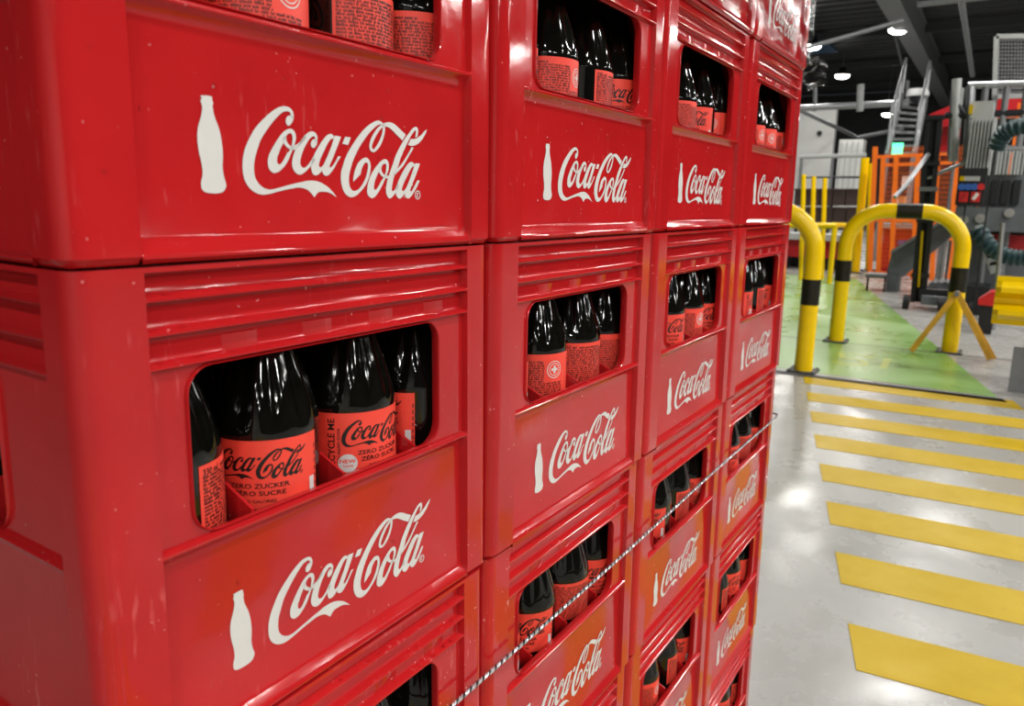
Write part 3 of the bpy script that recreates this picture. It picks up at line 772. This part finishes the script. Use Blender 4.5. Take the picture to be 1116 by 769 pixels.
def flute(r, z, a):
    if z < .143: return r - (.0007 * (1 + math.cos(10 * a)) / 2 if .02 < z < .09 else 0)
    k = max(0, min(1, (z - .143) / .012)) * max(0, min(1, (.206 - z) / .03))
    return r - .0016 * k * (1 - abs(math.cos(5 * a))) * 1.3
GLASS = MB().lathe(GP, (0, 0, 0), 60, flute).mesh('glass_body', 'cola_glass', True, 60)
CAP = MB().lathe([(.0155, .2305), (.0158, .232), (.0142, .2355), (.012, .2375), (.001, .2378)], (0, 0, 0), 24, lambda r, z, a: r + (.0005 * math.cos(21 * a) if z < .234 else 0)).mesh('crown_cap', 'cap_red', True, 50)
# turn of each front bottle's label against the line of sight (0: wordmark faces the lens)
TURN = {(1, 0): (175, 150, -120, 178), (2, 0): (-76, -10, 40, -66), (1, 1): (60, 178, -84, 34), (2, 1): (20, 148, -122, 176),
        (1, 2): (0, -140, -8, 120), (2, 2): (0, 22, 170, 14), (3, 1): (120, -8, -125, 28), (3, 2): (10, -20, -85, 160),
        (2, 3): (0, 110, -70, -10), (3, 3): (90, 24, -90, 170), (4, 2): (0, 180, -75, -12), (4, 3): (0, -65, 24, 115), (1, 3): (0, 170, 160, 175), (3, 0): (0, 90, 40, 180)}
ORD = ('first', 'second', 'third', 'fourth')
rb = random.Random(11)
TB = ('top tier', 'first tier above eye-level seam', 'first tier below eye-level seam', 'second tier below eye-level seam', 'third tier below eye-level seam', 'bottom tier')
ROWN = ('front row', 'second row', 'third row')
ZB = .0062
for row in range(1, 6):
    for c in range(4):
        if (row, c) in ((4, 0), (5, 0), (5, 1), (5, 2)): continue      # out of the picture
        deep = 3 if (row, c) in ((2, 0), (2, 1), (1, 1), (1, 0)) else 2
        crt = CRATES[(row, c)]
        for k in range(deep):
            for i in range(4):
                jit = .0003
                px = crt.location.x + CELLX[i] + rb.uniform(-jit, jit); py = crt.location.y + CELLY[k] + rb.uniform(-jit, jit)
                face = math.atan2(CAM.y - py, CAM.x - px)
                tn = TURN.get((row, c), (0, rb.uniform(-180, 180), rb.uniform(-180, 180), rb.uniform(-180, 180)))[i] if k == 0 else rb.uniform(-180, 180)
                lab = 'cola bottle, %s from left, %s, %s stack, %s' % (ORD[i], ROWN[k], STACK[c], TB[row])
                r = thing('cola_bottle', lab, 'bottle', (px, py, crt.location.z + ZB), 'bottles of the %s stack, %s' % (STACK[c], TB[row]))
                r.rotation_euler.z = face + R_(tn)
                inst('glass_body', GLASS, r)
                if k < 2:
                    l = inst('label', LABEL, r)
                    inst('label_print', PRINT, l)
                if k == 0: inst('crown_cap', CAP, r)

# ------------------------------------------------------------------ twisted cord tied round the stack
cz = SEAM - .3355
path = [Vector((-.006, .42, cz - .004)), Vector((-.006, .2, cz - .004)), Vector((-.006, .02, cz - .0035)), Vector((.004, -.005, cz - .0035))]
n = 60
for k in range(n + 1):
    x = .02 + (1.18 - .02) * k / n
    path.append(Vector((x, -.0050, cz - .0034 + .0048 * (x / 1.2) + .0012 * math.sin(x * 9))))
path += [Vector((1.2, -.003, cz + .0014)), Vector((1.206, .02, cz + .001)), Vector((1.206, .2, cz)), Vector((1.206, .41, cz))]
dense = []
for a, b in zip(path, path[1:]):
    m = max(1, int((b - a).length / .0011))
    for k in range(m): dense.append(a.lerp(b, k / m))
dense.append(path[-1])
cord = thing('twisted_cord', 'silver and black twisted cord tied tight across the crates', 'cord', tuple(path[0]))
for s in range(3):
    mb = MB(); pts = []; d = 0
    for i, p in enumerate(dense):
        if i: d += (p - dense[i - 1]).length
        t = (dense[min(i + 1, len(dense) - 1)] - dense[max(i - 1, 0)]).normalized()
        sd = t.cross(Vector((0, 0, 1))).normalized(); up = sd.cross(t)
        a = d / .0085 * math.tau + s * math.tau / 3
        pts.append(p + (sd * math.cos(a) + up * math.sin(a)) * .00088)
    mb.tube(pts, .00092, 5).build('strand', 'cord_silver' if s < 2 else 'cord_black', cord)

# ------------------------------------------------------------------ clear stretch film round the top tier
fz0, fz1 = SEAM + ROW + .012, SEAM + 2 * ROW + .01
fm = thing('stretch_film', 'wrinkled clear plastic film around the topmost crates', 'plastic film', (.9, -.004, fz0))
mb = MB(); vs = []; nx, nz = 110, 40; rf = random.Random(2)
for i in range(nx + 1):
    x = -.002 + 1.2005 * i / nx
    for k in range(nz + 1):
        z = fz0 + (fz1 - fz0) * k / nz
        yy = -.0050 - .0016 * math.sin(x * 47 + z * 61) * math.sin(x * 19 - z * 83) - .0012 * math.sin(z * 130 + x * 23)
        vs.append((x, yy, z + (.004 * math.sin(x * 31) + .003 * math.sin(x * 71) if k == 0 else 0)))
mb.add(vs, [(i * (nz + 1) + k, (i + 1) * (nz + 1) + k, (i + 1) * (nz + 1) + k + 1, i * (nz + 1) + k + 1) for i in range(nx) for k in range(nz)])
mb.build('film_sheet', 'clear_film', fm, True, 180)
# loose crumpled tail bulging past the far corner
c = P(888, 80, 1.23); mb = MB(); vs = []; nu, nv = 20, 14
for i in range(nv + 1):
    th = math.pi * i / nv
    for k in range(nu):
        ph = math.tau * k / nu
        r = .026 * (1 + .22 * math.sin(3 * ph + 2 * th) + .12 * math.sin(5 * th - 2 * ph))
        d = Vector((math.sin(th) * math.cos(ph), math.sin(th) * math.sin(ph), math.cos(th)))
        vs.append(c + Vector((d.x * 1.1, d.y * .75, d.z * .8 + d.x * .35)) * r)
mb.add(vs, [(i * nu + k, i * nu + (k + 1) % nu, (i + 1) * nu + (k + 1) % nu, (i + 1) * nu + k) for i in range(nv) for k in range(nu)])
mb.build('crumpled_tail', 'clear_film_thin', fm, True, 180)

# ------------------------------------------------------------------ yellow hoop barriers on the walkway
def hoop(pa, pb, h, rad, bend, label, bands, name='hoop_barrier'):
    a = Vector((pa[0], pa[1], 0)); b = Vector((pb[0], pb[1], 0))
    t = (b - a).normalized(); L = (b - a).length
    r = thing(name, label, 'barrier', tuple(a), 'yellow and black hoop barriers')
    pts = [a + Vector((0, 0, .01)), a + Vector((0, 0, h - bend))]
    for k in range(1, 9):
        an = R_(90 * k / 8)
        pts.append(a + t * (bend - bend * math.cos(an)) + Vector((0, 0, h - bend + bend * math.sin(an))))
    for k in range(0, 9):
        an = R_(90 - 90 * k / 8)
        pts.append(b - t * (bend - bend * math.cos(an)) + Vector((0, 0, h - bend + bend * math.sin(an))))
    pts.append(b + Vector((0, 0, .01)))
    MB().tube(pts, rad, 20).build('tube', 'yellow_steel', r)
    for kind, lo, hi in bands:
        if kind == 'a': q = [a + Vector((0, 0, lo)), a + Vector((0, 0, hi))]
        elif kind == 'b': q = [b + Vector((0, 0, lo)), b + Vector((0, 0, hi))]
        else: q = [a + t * lo + Vector((0, 0, h)), a + t * hi + Vector((0, 0, h))]
        MB().tube(q, rad + .0015, 20).build('black_band', 'black_band', r)
    for p in (a, b):
        pl = MB().box(p + Vector((0, 0, .007)), (.19, .19, .010)).build('base_plate', 'joint_dark', r, False)
        for sx in (-1, 1):
            for sy in (-1, 1): MB().tube([p + Vector((sx * .078, sy * .078, .012)), p + Vector((sx * .078, sy * .078, .024))], .011, 6).build('bolt', 'steel_grey', pl, False)
    return r
hoop((6.87, .84), (6.95, -.02), 1.135, .061, .30, 'yellow hoop barrier with three black bands on the green walkway', [('a', .53, .71), ('b', .50, .70), ('t', .36, .55)])
hoop((5.42, .80), (5.34, 1.70), 1.135, .061, .30, 'yellow hoop barrier half hidden behind the crate stack', [('a', .48, .66), ('b', .48, .66), ('t', .36, .55)])

# folded yellow trestle leaning round the hoop's right leg
st = thing('folding_trestle', 'small yellow folding trestle straddling the foot of the hoop barrier', 'trestle', (6.76, -.03, 0))
ap = P(1043, 320, 6.76)
for foot, off in ((P(993, 384, 6.74), 0), (P(1079, 393, 6.76), 0), (P(1084, 391, 6.82), .05)):
    f = Vector((foot.x, foot.y, .012))
    MB().bar(f, ap + Vector((off, 0, .01)), (.042 if not off else .03), .02, (1, 0, 0)).build('leg', 'yellow_wood', st, False)
MB().tube([ap + Vector((-.03, 0, .0)), ap + Vector((.08, 0, .0))], .02, 8).build('hinge', 'steel_grey', st)

# corrugated yellow guard rail at the right edge
gr = thing('guard_rail', 'yellow corrugated steel guard rail ending at the right picture edge', 'guard rail', (5.62, -.6, 0))
zt, zb = P(1085, 301, 5.55).z, P(1083, 354, 5.55).z
hh = zt - zb
yA = P(1083, 330, 5.55).y
pr_ = [(.0, 0), (.018, .10), (.075, .22), (.075, .32), (.0, .45), (.0, .55), (.075, .68), (.075, .78), (.018, .90), (.0, 1.0)]
mb = MB(); vs = []
for y in (yA, yA - .03, -2.2):
    k = .6 if y == yA else 1
    for d, q in pr_: vs.append((5.62 - d * (0.55 if y == yA else 1), y, zb + hh * q))
for y in (-2.2, yA - .03, yA):
    for d, q in pr_: vs.append((5.628 - d * (0.55 if y == yA else 1), y, zb + hh * q))
m = len(pr_)
mb.add(vs, [(i * m + k, i * m + k + 1, (i + 1) * m + k + 1, (i + 1) * m + k) for i in (0, 1, 2, 3, 4) for k in range(m - 1)])
mb.build('corrugated_beam', 'yellow_steel', gr, True, 20)
yp = P(1112, 400, 5.66).y
for y in (yp - .45, yp - 1.5):
    MB().box((5.68, y, zt * .5), (.1, .1, zt)).build('post', 'steel_grey', gr, False)
    MB().box((5.68, y, .006), (.2, .2, .012)).build('base_plate', 'steel_grey', gr, False)


# ------------------------------------------------------------------ background machinery
def pb(mb, u0, v0, u1, v1, X, th, floor_=False):
    um, vm = (u0 + u1) / 2, (v0 + v1) / 2
    a = P(u0, vm, X); b = P(u1, vm, X)
    z1, z0 = P(um, v0, X).z, P(um, v1, X).z
    if floor_: z0 = 0.0
    return mb.box((X + th / 2, (a.y + b.y) / 2, (z0 + z1) / 2), (th, abs(a.y - b.y), z1 - z0))
def single(name, label, cat, m, fn, group=None, smooth=False):
    mb = MB(); fn(mb)
    return tag(mb.build(name, m, None, smooth), label, cat, group)
def root(name, label, cat, u, X, group=None):
    p = P(u, 260, X)
    return thing(name, label, cat, (p.x, p.y, 0), group)

single('steel_kerb', 'low grey steel plate standing on the floor under the guard rail', 'kerb', 'steel_grey', lambda mb: mb.box((5.66, yp - .12, .15), (.02, .34, .30)))

# yellow posts and rail left of the orange fence
for u, v, X, lab in ((876, 190, 12.4, 'thin yellow post nearest the crate edge'), (887, 192, 12.6, 'thin yellow post in the middle of the three by the crates'), (899, 194, 12.8, 'thin yellow post rightmost of the three by the crates')):
    a = P(u, v, X); b = P(u - 3, 300, X)
    single('yellow_post', lab, 'post', 'yellow_steel', lambda mb: mb.tube([(a.x, b.y, 0), (a.x, a.y, a.z)], .035, 10), 'thin yellow posts')
for u, v, u2, X, r_, lab in ((943, 172, 932, 14.5, .07, 'tall yellow post standing free in front of the orange fence'), (950, 178, 946, 15.2, .055, 'paler yellow post touching the left end of the orange fence')):
    a = P(u, v, X); b = P(u2, 298, X)
    r = thing('tall_yellow_post', lab, 'post', (X, b.y, 0), 'tall yellow posts')
    MB().tube([(X, b.y, 0), (X, a.y, a.z)], r_, 12).build('shaft', 'yellow_steel', r)
    MB().box((X, b.y, .01), (.24, .24, .02)).build('base_plate', 'dark_steel', r, False)
r = root('yellow_railing', 'low yellow safety rail behind the hoop barriers', 'railing', 890, 12)
MB().tube([P(850, 245, 12.2), P(912, 246, 12.2)], .045, 12).build('rail', 'yellow_steel', r)
MB().tube([P(908, 245, 12.2), P(934, 246, 14.3)], .04, 12).build('rail', 'yellow_steel', r)
for u in (856, 910):
    q = P(u, 245, 12.2)
    MB().tube([(q.x, q.y, 0), q], .04, 10).build('post', 'yellow_steel', r)

# orange machine guard with wire mesh
fr = root('guard_fence', 'orange machine guard fence with wire mesh beside the black mast', 'fence', 1000, 14)
FX = 14.0
us = [(954, 160), (963, 170), (977, 170), (1001, 168), (1022, 168), (1042, 170)]
for u, v in us:
    a = P(u, v, FX); b = P(u - 6, 300, FX)
    MB().bar((FX, b.y, 0), (FX, a.y, a.z), .07, .07, (1, 0, 0)).build('post', 'orange_steel', fr, False)
for (u0, v0, u1, v1) in ((954, 171, 1044, 167), (962, 180, 1044, 177), (952, 240, 1040, 240), (950, 297, 1038, 300)):
    MB().bar(P(u0, v0, FX + .02), P(u1, v1, FX + .02), .05, .06, (1, 0, 0)).build('crossbar', 'orange_steel', fr, False)
mb = MB()
y0, y1 = P(1042, 230, FX).y, P(962, 230, FX).y
for k in range(34):
    y = y0 + (y1 - y0) * k / 33
    mb.box((FX + .05, y, 1.15), (.005, .005, 2.0))
for k in range(26): mb.box((FX + .055, (y0 + y1) / 2, .2 + k * .076), (.005, y1 - y0, .005))
tag(mb.build('wire_mesh', 'orange_steel', fr, False), 'thin welded wire mesh', kind='stuff')

# things behind the fence
for i, (u0, v0, u1, v1, X, m, lab) in enumerate(((983, 192, 992, 203, 14.06, 'paper_white', 'white sheet pinned behind the orange fence'),
        (990, 222, 1003, 234, 15.3, 'cardboard', 'upper cardboard box behind the orange fence'), (988, 234, 1004, 243.5, 15.3, 'cardboard', 'lower cardboard box behind the orange fence'), (972, 214, 984, 243.5, 15.3, 'cardboard', 'tall cardboard box behind the orange fence'))):
    r = root(('paper_sheet', 'cardboard_box', 'cardboard_box', 'cardboard_box')[i], lab, 'sheet' if i == 0 else 'box', (u0 + u1) / 2, X)
    pb(MB(), u0, v0, u1, v1, X, .04 if i == 0 else .4).build('sheet' if i == 0 else 'carton', m, r, False)
    if i: pb(MB(), u0 + 1, v0 + 3, u1 - 5, v0 + 7, X - .006, .006).build('printed_band', 'yellow_paint' if i == 2 else 'paper_white', r, False)
r = root('red_conveyor', 'red machine base with a blue plate behind the orange fence', 'machine', 985, 15)
pb(MB(), 961, 249, 1005, 292, 15.0, .7, True).build('housing', 'red_paint', r, False)
pb(MB(), 978, 262, 994, 267, 14.98, .02).build('blue_plate', 'blue_plastic', r, False)
pb(MB(), 958, 244, 1008, 249, 14.9, .9).build('top_rail', 'machine_pale', r, False)
r = root('roller_conveyor', 'long red conveyor seen under the yellow rail', 'conveyor', 900, 14.6)
pb(MB(), 855, 262, 925, 281, 14.6, .6).build('side_panel', 'red_paint', r, False)
pb(MB(), 855, 255, 925, 262, 14.5, .7).build('belt_edge', 'machine_pale', r, False)
for u in (858, 880, 902, 923): pb(MB(), u - 2, 281, u + 2, 290, 14.7, .1, True).build('leg', 'dark_steel', r, False)
pb(MB(), 855, 281, 925, 288, 15.1, .1, True).build('kick_plate', 'dark_steel', r, False)
for i, u in enumerate((866, 880, 894, 908, 922)):
    for j, (v0, v1) in enumerate(((206, 224), (226, 246))):
        side = ('first', 'second', 'third', 'fourth', 'fifth')[i]
        r = root('storage_bin', 'dark brown storage bin, %s from the crates, %s layer' % (side, ('upper', 'lower')[j]), 'bin', u + 6, 18, 'dark brown stacked bins')
        pb(MB(), u, v0, u + 13, v1, 18.0, .8).build('tub', 'brown_plastic', r, False)
        pb(MB(), u - .3, v0 - .6, u + 13.3, v0 + 1.6, 17.97, .86).build('rim', 'brown_plastic', r, False)
single('bin_rack', 'dark rack under the brown storage bins', 'rack', 'dark_steel', lambda mb: (pb(mb, 864, 247, 936, 250, 18, .9), [pb(mb, u, 248, u + 2, 280, 18.4, .1, True) for u in (865, 899, 933)]))
# pale wall sections and the dark recess at the far left
struct(pb(MB(), 862, 116, 908, 205, 30, .3, True), 'wall_rear_white', 'wall_white')
struct(pb(MB(), 912, 152, 938, 214, 27, .6, True), 'wall_rear_pier', 'wall_white')
for k, u in enumerate((914, 920, 926, 932)): struct(pb(MB(), u, 154, u + 1.2, 213, 26.95, .06), 'trim_%d' % (40 + k), 'machine_pale')
single('wall_sensor', 'small dark disc on the white rear wall', 'sensor', 'dark_steel', lambda mb: mb.tube([P(893, 145, 29.9), P(893, 145, 30.05)], .09, 12))
r = root('gallery_railing', 'pale tube railing in front of the white rear wall', 'railing', 910, 22)
MB().tube([P(872, 171, 22), P(944, 169, 22)], .06, 10).build('handrail', 'machine_pale', r)
MB().tube([P(872, 193, 22), P(950, 193, 22)], .03, 8).build('lower_rail', 'dark_steel', r)
for u in (874, 908, 942):
    q = P(u, 170, 22); MB().tube([(q.x, q.y, 0), q], .04, 8).build('post', 'steel_grey', r)

# steel stairs up to the platform
sr = root('steel_stairs', 'grey steel stairs climbing behind the orange fence', 'stairs', 985, 19)
bl, tl = P(966, 172, 18), P(983, 106, 21); br_, tr = P(996, 170, 18), P(1009, 110, 21)
for a, b in ((bl, tl), (br_, tr)):
    MB().bar(a, b, .08, .25).build('stringer', 'steel', sr, False)
    MB().tube([a + Vector((0, 0, .9)), b + Vector((0, 0, .9))], .03, 8).build('handrail', 'steel', sr)
    for k in range(4):
        q = a.lerp(b, k / 3); MB().tube([q, q + Vector((0, 0, .9))], .025, 8).build('baluster', 'steel', sr)
    MB().bar((a.x, a.y, 0), a, .1, .1, (1, 0, 0)).build('leg', 'steel_grey', sr, False)
for k in range(9):
    a = bl.lerp(tl, (k + .5) / 9); b = br_.lerp(tr, (k + .5) / 9)
    MB().bar(a, b, .24, .04).build('tread', 'steel_grey', sr, False)
r = root('exit_light', 'small glowing green light in front of the steel stairs', 'light', 978, 17.6)
q = P(978, 163, 17.6)
MB().box(q, (.06, .2, .26)).build('lens', 'green_glow', r, False)
MB().box((q.x + .05, q.y, q.z / 2), (.05, .05, q.z)).build('pole', 'steel_grey', r, False)
r = root('camera_dome', 'round grey camera dome at the top of the stairs', 'camera', 1000, 20)
c = P(1000, 104, 20)
MB().lathe([(.001, .16), (.2, .14), (.24, .04), (.24, -.02), (.001, -.02)], c, 16).build('housing', 'machine_pale', r)
MB().lathe([(.17, -.02), (.14, -.13), (.07, -.18), (.001, -.2)], c, 16).build('dome', 'dark_steel', r)
MB().bar(c, tr + Vector((0, 0, .2)), .06, .06, (1, 0, 0)).build('bracket', 'steel_grey', r, False)

# black mast of the pallet stacker
ms = root('pallet_stacker', 'black pallet stacker with a tall mast in front of the orange fence', 'stacker', 1002, 10)
top = P(1019, 127, 10.0); bot = P(1000, 332, 10.0)
for dy in (-.055, .055):
    MB().bar((10.0, bot.y + dy, .06), (10.0, top.y + dy, top.z), .05, .09, (1, 0, 0)).build('mast_rail', 'dark_steel', ms, False)
MB().bar((10.05, bot.y, .06), (10.05, top.y, top.z), .06, .03, (1, 0, 0)).build('lift_cylinder', 'rubber', ms, False)
for v in (128, 178, 206, 240, 300):
    q = P(1019 - (v - 127) * .0927, v, 9.94)
    MB().box(q, (.06, .19, .05)).build('cross_plate', 'steel_grey' if v == 206 else 'dark_steel', ms, False)
q = P(1005, 280, 9.9); MB().bar((9.9, q.y, q.z - .35), (9.9, q.y + .03, q.z + .3), .02, .05, (1, 0, 0)).build('yellow_strip', 'yellow_paint', ms, False)
MB().bar((10.0, bot.y, .16), (10.05, bot.y - .6, .16), .22, .14).build('fork', 'dark_steel', ms, False)
MB().bar((9.75, bot.y - .05, .12), (9.8, bot.y - .65, .12), .12, .1).build('support_leg', 'machine_grey', ms, False)
for dy in (.08, -.28, -.58):
    w = (9.72, bot.y + dy + .02, .085)
    MB().tube([(w[0], w[1] - .03, w[2]), (w[0], w[1] + .03, w[2])], .083, 16).build('wheel', 'rubber', ms)
MB().tube([(9.99, top.y, 1.5), (9.95, top.y - .5, 1.75)], .02, 8).build('handle', 'steel', ms)
MB().tube([P(1012, 168, 9.9), P(985, 205, 9.6), P(975, 215, 9.5)], .025, 8).build('tiller', 'steel', ms)

# grey inclined chute, foot box and step
ch = root('inclined_chute', 'grey inclined conveyor chute beside the black mast', 'chute', 990, 11.6)
MB().prism([P(966, 297, 11.6), P(972, 275, 11.6), P(1036, 236, 11.6), P(1046, 250, 11.6), P(1000, 288, 11.6), P(984, 302, 11.6)], (.35, 0, 0)).build('trough', 'machine_grey', ch, False)
MB().prism([P(970, 277, 11.55), P(972, 272, 11.55), P(1037, 233, 11.55), P(1037, 237, 11.55)], (.45, 0, 0)).build('side_rim', 'steel_grey', ch, False)
pb(MB(), 966, 297, 979, 320, 11.6, .35, True).build('foot_box', 'machine_grey', ch, False)
for u in (1010, 1032): pb(MB(), u, 262, u + 3, 300, 11.7, .06, True).build('leg', 'steel_grey', ch, False)
sp = root('step_stool', 'small grey step beside the foot of the chute', 'step', 953, 11.6)
pb(MB(), 943, 299, 966, 303, 11.5, .4).build('tread', 'steel_grey', sp, False)
for u in (944, 963):
    for dx in (0, .34): pb(MB(), u, 302, u + 2, 318, 11.5 + dx, .05, True).build('leg', 'dark_steel', sp, False)

# control cabinet with coloured sockets
cb = root('socket_cabinet', 'dark cabinet with blue and red sockets by the machine', 'cabinet', 1057, 9)
pb(MB(), 1043, 183, 1074, 224, 9.0, .3).build('body', 'dark_steel', cb, False)
pb(MB(), 1046, 192, 1068, 197, 8.97, .04).build('cover_strip', 'machine_pale', cb, False)
pb(MB(), 1046, 192, 1051, 197, 8.96, .04).build('yellow_tag', 'yellow_paint', cb, False)
for k, u in enumerate((1048, 1055, 1062, 1069)):
    q = P(u, 203.5, 8.96); MB().tube([q, q + Vector((.05, 0, 0))], .034, 12).build('socket', 'red_plastic' if k == 3 else 'blue_plastic', cb)
for k, u in enumerate((1050, 1063)):
    pb(MB(), u - 5, 209, u + 5, 220, 8.96, .05).build('switch_plate', 'red_plastic', cb, False)
    q = P(u, 214, 8.92); MB().box(q, (.03, .03, .07), Matrix.Rotation(.5, 3, 'X')).build('switch_knob', 'paper_white' if k else 'red_paint', cb, False)
for dy in (1046, 1070): pb(MB(), dy, 224, dy + 2, 300, 9.1, .06, True).build('leg', 'dark_steel', cb, False)

# pale finned machine and grey bodies
mc = root('packing_machine', 'grey packing machine with pale fins at the right edge', 'machine', 1085, 9.6)
pb(MB(), 1055, 128, 1082, 190, 9.8, .5).build('pale_panel', 'machine_pale', mc, False)
for k in range(7): pb(MB(), 1055.5 + k * 3.8, 130, 1057 + k * 3.8, 188, 9.74, .07).build('fin', 'machine_pale', mc, False)
pb(MB(), 1058, 110, 1083, 128, 9.8, .4).build('top_box', 'machine_pale', mc, False)
pb(MB(), 1056, 114, 1060, 124, 9.75, .06).build('yellow_tag', 'yellow_paint', mc, False)
pb(MB(), 1040, 226, 1130, 252, 9.9, .8).build('grey_beam', 'machine_grey', mc, False)
pb(MB(), 1076, 190, 1130, 226, 10.2, .8).build('grey_body', 'machine_grey', mc, False)
for u in (1080, 1092, 1104): pb(MB(), u, 196, u + 8, 222, 10.12, .1).build('hatch', 'dark_steel', mc, False)
for (u, v) in ((1100, 232), (1068, 238), (1050, 240)):
    q = P(u, v, 9.85); MB().tube([q, q + Vector((.1, 0, 0))], .05, 12).build('roller_end', 'steel', mc)
pb(MB(), 1050, 252, 1130, 312, 10.6, .5, True).build('lower_frame', 'machine_grey', mc, False)
pb(MB(), 1078, 256, 1130, 275, 10.5, .1).build('red_panel', 'red_paint', mc, False)
pb(MB(), 1050, 312, 1078, 326, 9.7, .5, True).build('foot_plate', 'dark_steel', mc, False)
for k in range(6): MB().bar(P(1064 + k * 3.2, 252 + k * 8, 9.6), P(1072 + k * 3.2, 250 + k * 8, 9.6), .03, .12).build('ladder_rung', 'machine_pale', mc, False)
MB().bar(P(1064, 250, 9.62), P(1082, 298, 9.62), .06, .04).build('ladder_rail', 'machine_pale', mc, False)
MB().bar(P(1072, 248, 9.62), P(1090, 296, 9.62), .06, .04).build('ladder_rail', 'machine_pale', mc, False)
for u, m in ((1075, 'orange_steel'), (1062, 'orange_steel'), (1113, 'orange_steel')):
    pb(MB(), u, 190, u + 5, 300, 11.2, .1, True).build('orange_column', m, mc, False)
# corrugated hoses
def hose(pts, r, label):
    pts = cr([tuple(p) for p in pts], 10); rs = [r * (1 + .12 * math.sin(i * 2.1)) for i in range(len(pts))]
    return tag(MB().tube(pts, rs, 12).build('corrugated_hose', 'hose_green'), label, 'hose', 'dark green hoses')
hose([P(1066, 250, 9.45), P(1078, 268, 9.4), P(1095, 278, 9.4), P(1116, 281, 9.4), P(1135, 276, 9.4)], .085, 'dark green corrugated hose sagging above the yellow guard rail')
hose([P(1086, 162, 9.5), P(1093, 147, 9.45), P(1106, 139, 9.4), P(1130, 136, 9.4)], .085, 'dark green corrugated hose arching below the mesh cage')
pipe([P(1093, 243, 8.6), Vector((8.6, P(1084, 345, 8.6).y, 0))], .022, 'thin bright steel rod standing in front of the lower hose', 'steel', 'steel_rod')
# platform railing and mesh cage at the top right
pf = root('platform_railing', 'silver platform railing above the packing machine', 'railing', 1080, 10.4)
for u, v0, v1, r_, m in ((1043, 86, 176, .05, 'machine_pale'), (1039, 100, 170, .03, 'steel'), (1058, 94, 180, .05, 'steel'), (1048, 96, 140, .03, 'machine_pale')):
    MB().tube([P(u, v0, 10.4), P(u - 4, v1, 10.4)], r_, 10).build('post', m, pf)
for u0, v0, u1, v1, m in ((1055, 93, 1130, 91, 'steel'), (1030, 126, 1130, 122, 'dark_steel'), (1055, 161, 1130, 163, 'steel'), (1040, 110, 1060, 136, 'dark_steel')):
    MB().tube([P(u0, v0, 10.4), P(u1, v1, 10.4)], .04, 10).build('rail', m, pf)
for u in (1075, 1098, 1120):
    a = P(u, 91, 10.4); MB().tube([(a.x, a.y, 0), a], .035, 8).build('post', 'steel_grey', pf)
cg = root('mesh_cage', 'grey wire mesh cage in the top right corner', 'cage', 1100, 10.8)
CX_ = 10.8
for u0, v0, u1, v1 in ((1086, 40, 1084, 106), (1086, 40, 1140, 39), (1084, 105, 1140, 104), (1139, 40, 1139, 104)):
    MB().bar(P(u0, v0, CX_), P(u1, v1, CX_), .05, .05, (1, 0, 0)).build('frame_bar', 'machine_pale', cg, False)
mb = MB()
for k in range(1, 16):
    u = 1086 + k * 3.4; mb.bar(P(u, 41, CX_), P(u - 1, 104, CX_), .008, .008, (1, 0, 0))
for k in range(1, 16):
    v = 40 + k * 4.0; mb.bar(P(1086, v, CX_), P(1139, v, CX_), .008, .008, (1, 0, 0))
tag(mb.build('wire_mesh', 'steel', cg, False), 'square wire mesh', kind='stuff')
for u in (1085, 1139):
    a = P(u, 104, CX_); MB().bar((a.x, a.y, 0), a, .05, .05, (1, 0, 0)).build('leg', 'steel_grey', cg, False)
rh = r = root('red_hoist', 'dark red hoist housing above the black mast', 'hoist', 1025, 12)
MB().prism([P(1012, 125, 12), P(1040, 113, 12), P(1044, 120, 12), P(1044, 136, 12), P(1016, 140, 12)], (.5, 0, 0)).build('housing', 'red_paint', r, False)
pb(MB(), 1026, 138, 1044, 165, 12.1, .3).build('lower_housing', 'red_paint', r, False)
pb(MB(), 1031, 165, 1034, 300, 12.2, .1, True).build('column', 'steel_grey', r, False)
r = root('red_wedge', 'small bright red wedge on the floor beside the yellow guard rail', 'wedge', 1076, 8.2)
MB().prism([P(1066, 327, 8.2), P(1080, 318, 8.2), P(1086, 318, 8.2), P(1086, 334, 8.2), P(1066, 332, 8.2)], (.25, 0, 0)).build('wedge', 'red_plastic', r, False)
pb(MB(), 1068, 331, 1084, 340, 8.25, .2, True).build('stand', 'dark_steel', r, False)

# roller table behind the hoop, right of the mast
rt = root('roller_table', 'low dark roller table between the black mast and the red wedge', 'conveyor', 1045, 11)
for k in range(9):
    q = P(1016 + k * 7, 311, 10.9); MB().tube([q, q + Vector((.5, 0, 0))], .045, 10).build('roller', 'steel_grey', rt)
pb(MB(), 1010, 314, 1078, 319, 10.85, .05).build('side_rail', 'machine_grey', rt, False)
for u in (1012, 1034, 1056, 1075): pb(MB(), u, 318, u + 3, 326, 10.9, .08, True).build('leg', 'dark_steel', rt, False)
# extra pale and orange pieces on the packing machine
pb(MB(), 1086, 107, 1130, 119, 11.6, .2).build('red_screen', 'red_paint', mc, False)
pb(MB(), 1084, 121, 1130, 127, 11.4, .2).build('orange_beam', 'orange_steel', mc, False)
pb(MB(), 1104, 112, 1109, 190, 11.3, .1).build('orange_column', 'orange_steel', mc, False)
for k in range(8): pb(MB(), 1086 + k * 4, 164, 1088.4 + k * 4, 190, 10.1, .06).build('fin', 'machine_pale', mc, False)
for u in (1022, 1028, 1046): pb(MB(), u, 236, u + 3, 318, 11.9, .08, True).build('pale_leg', 'machine_pale', rh, False)
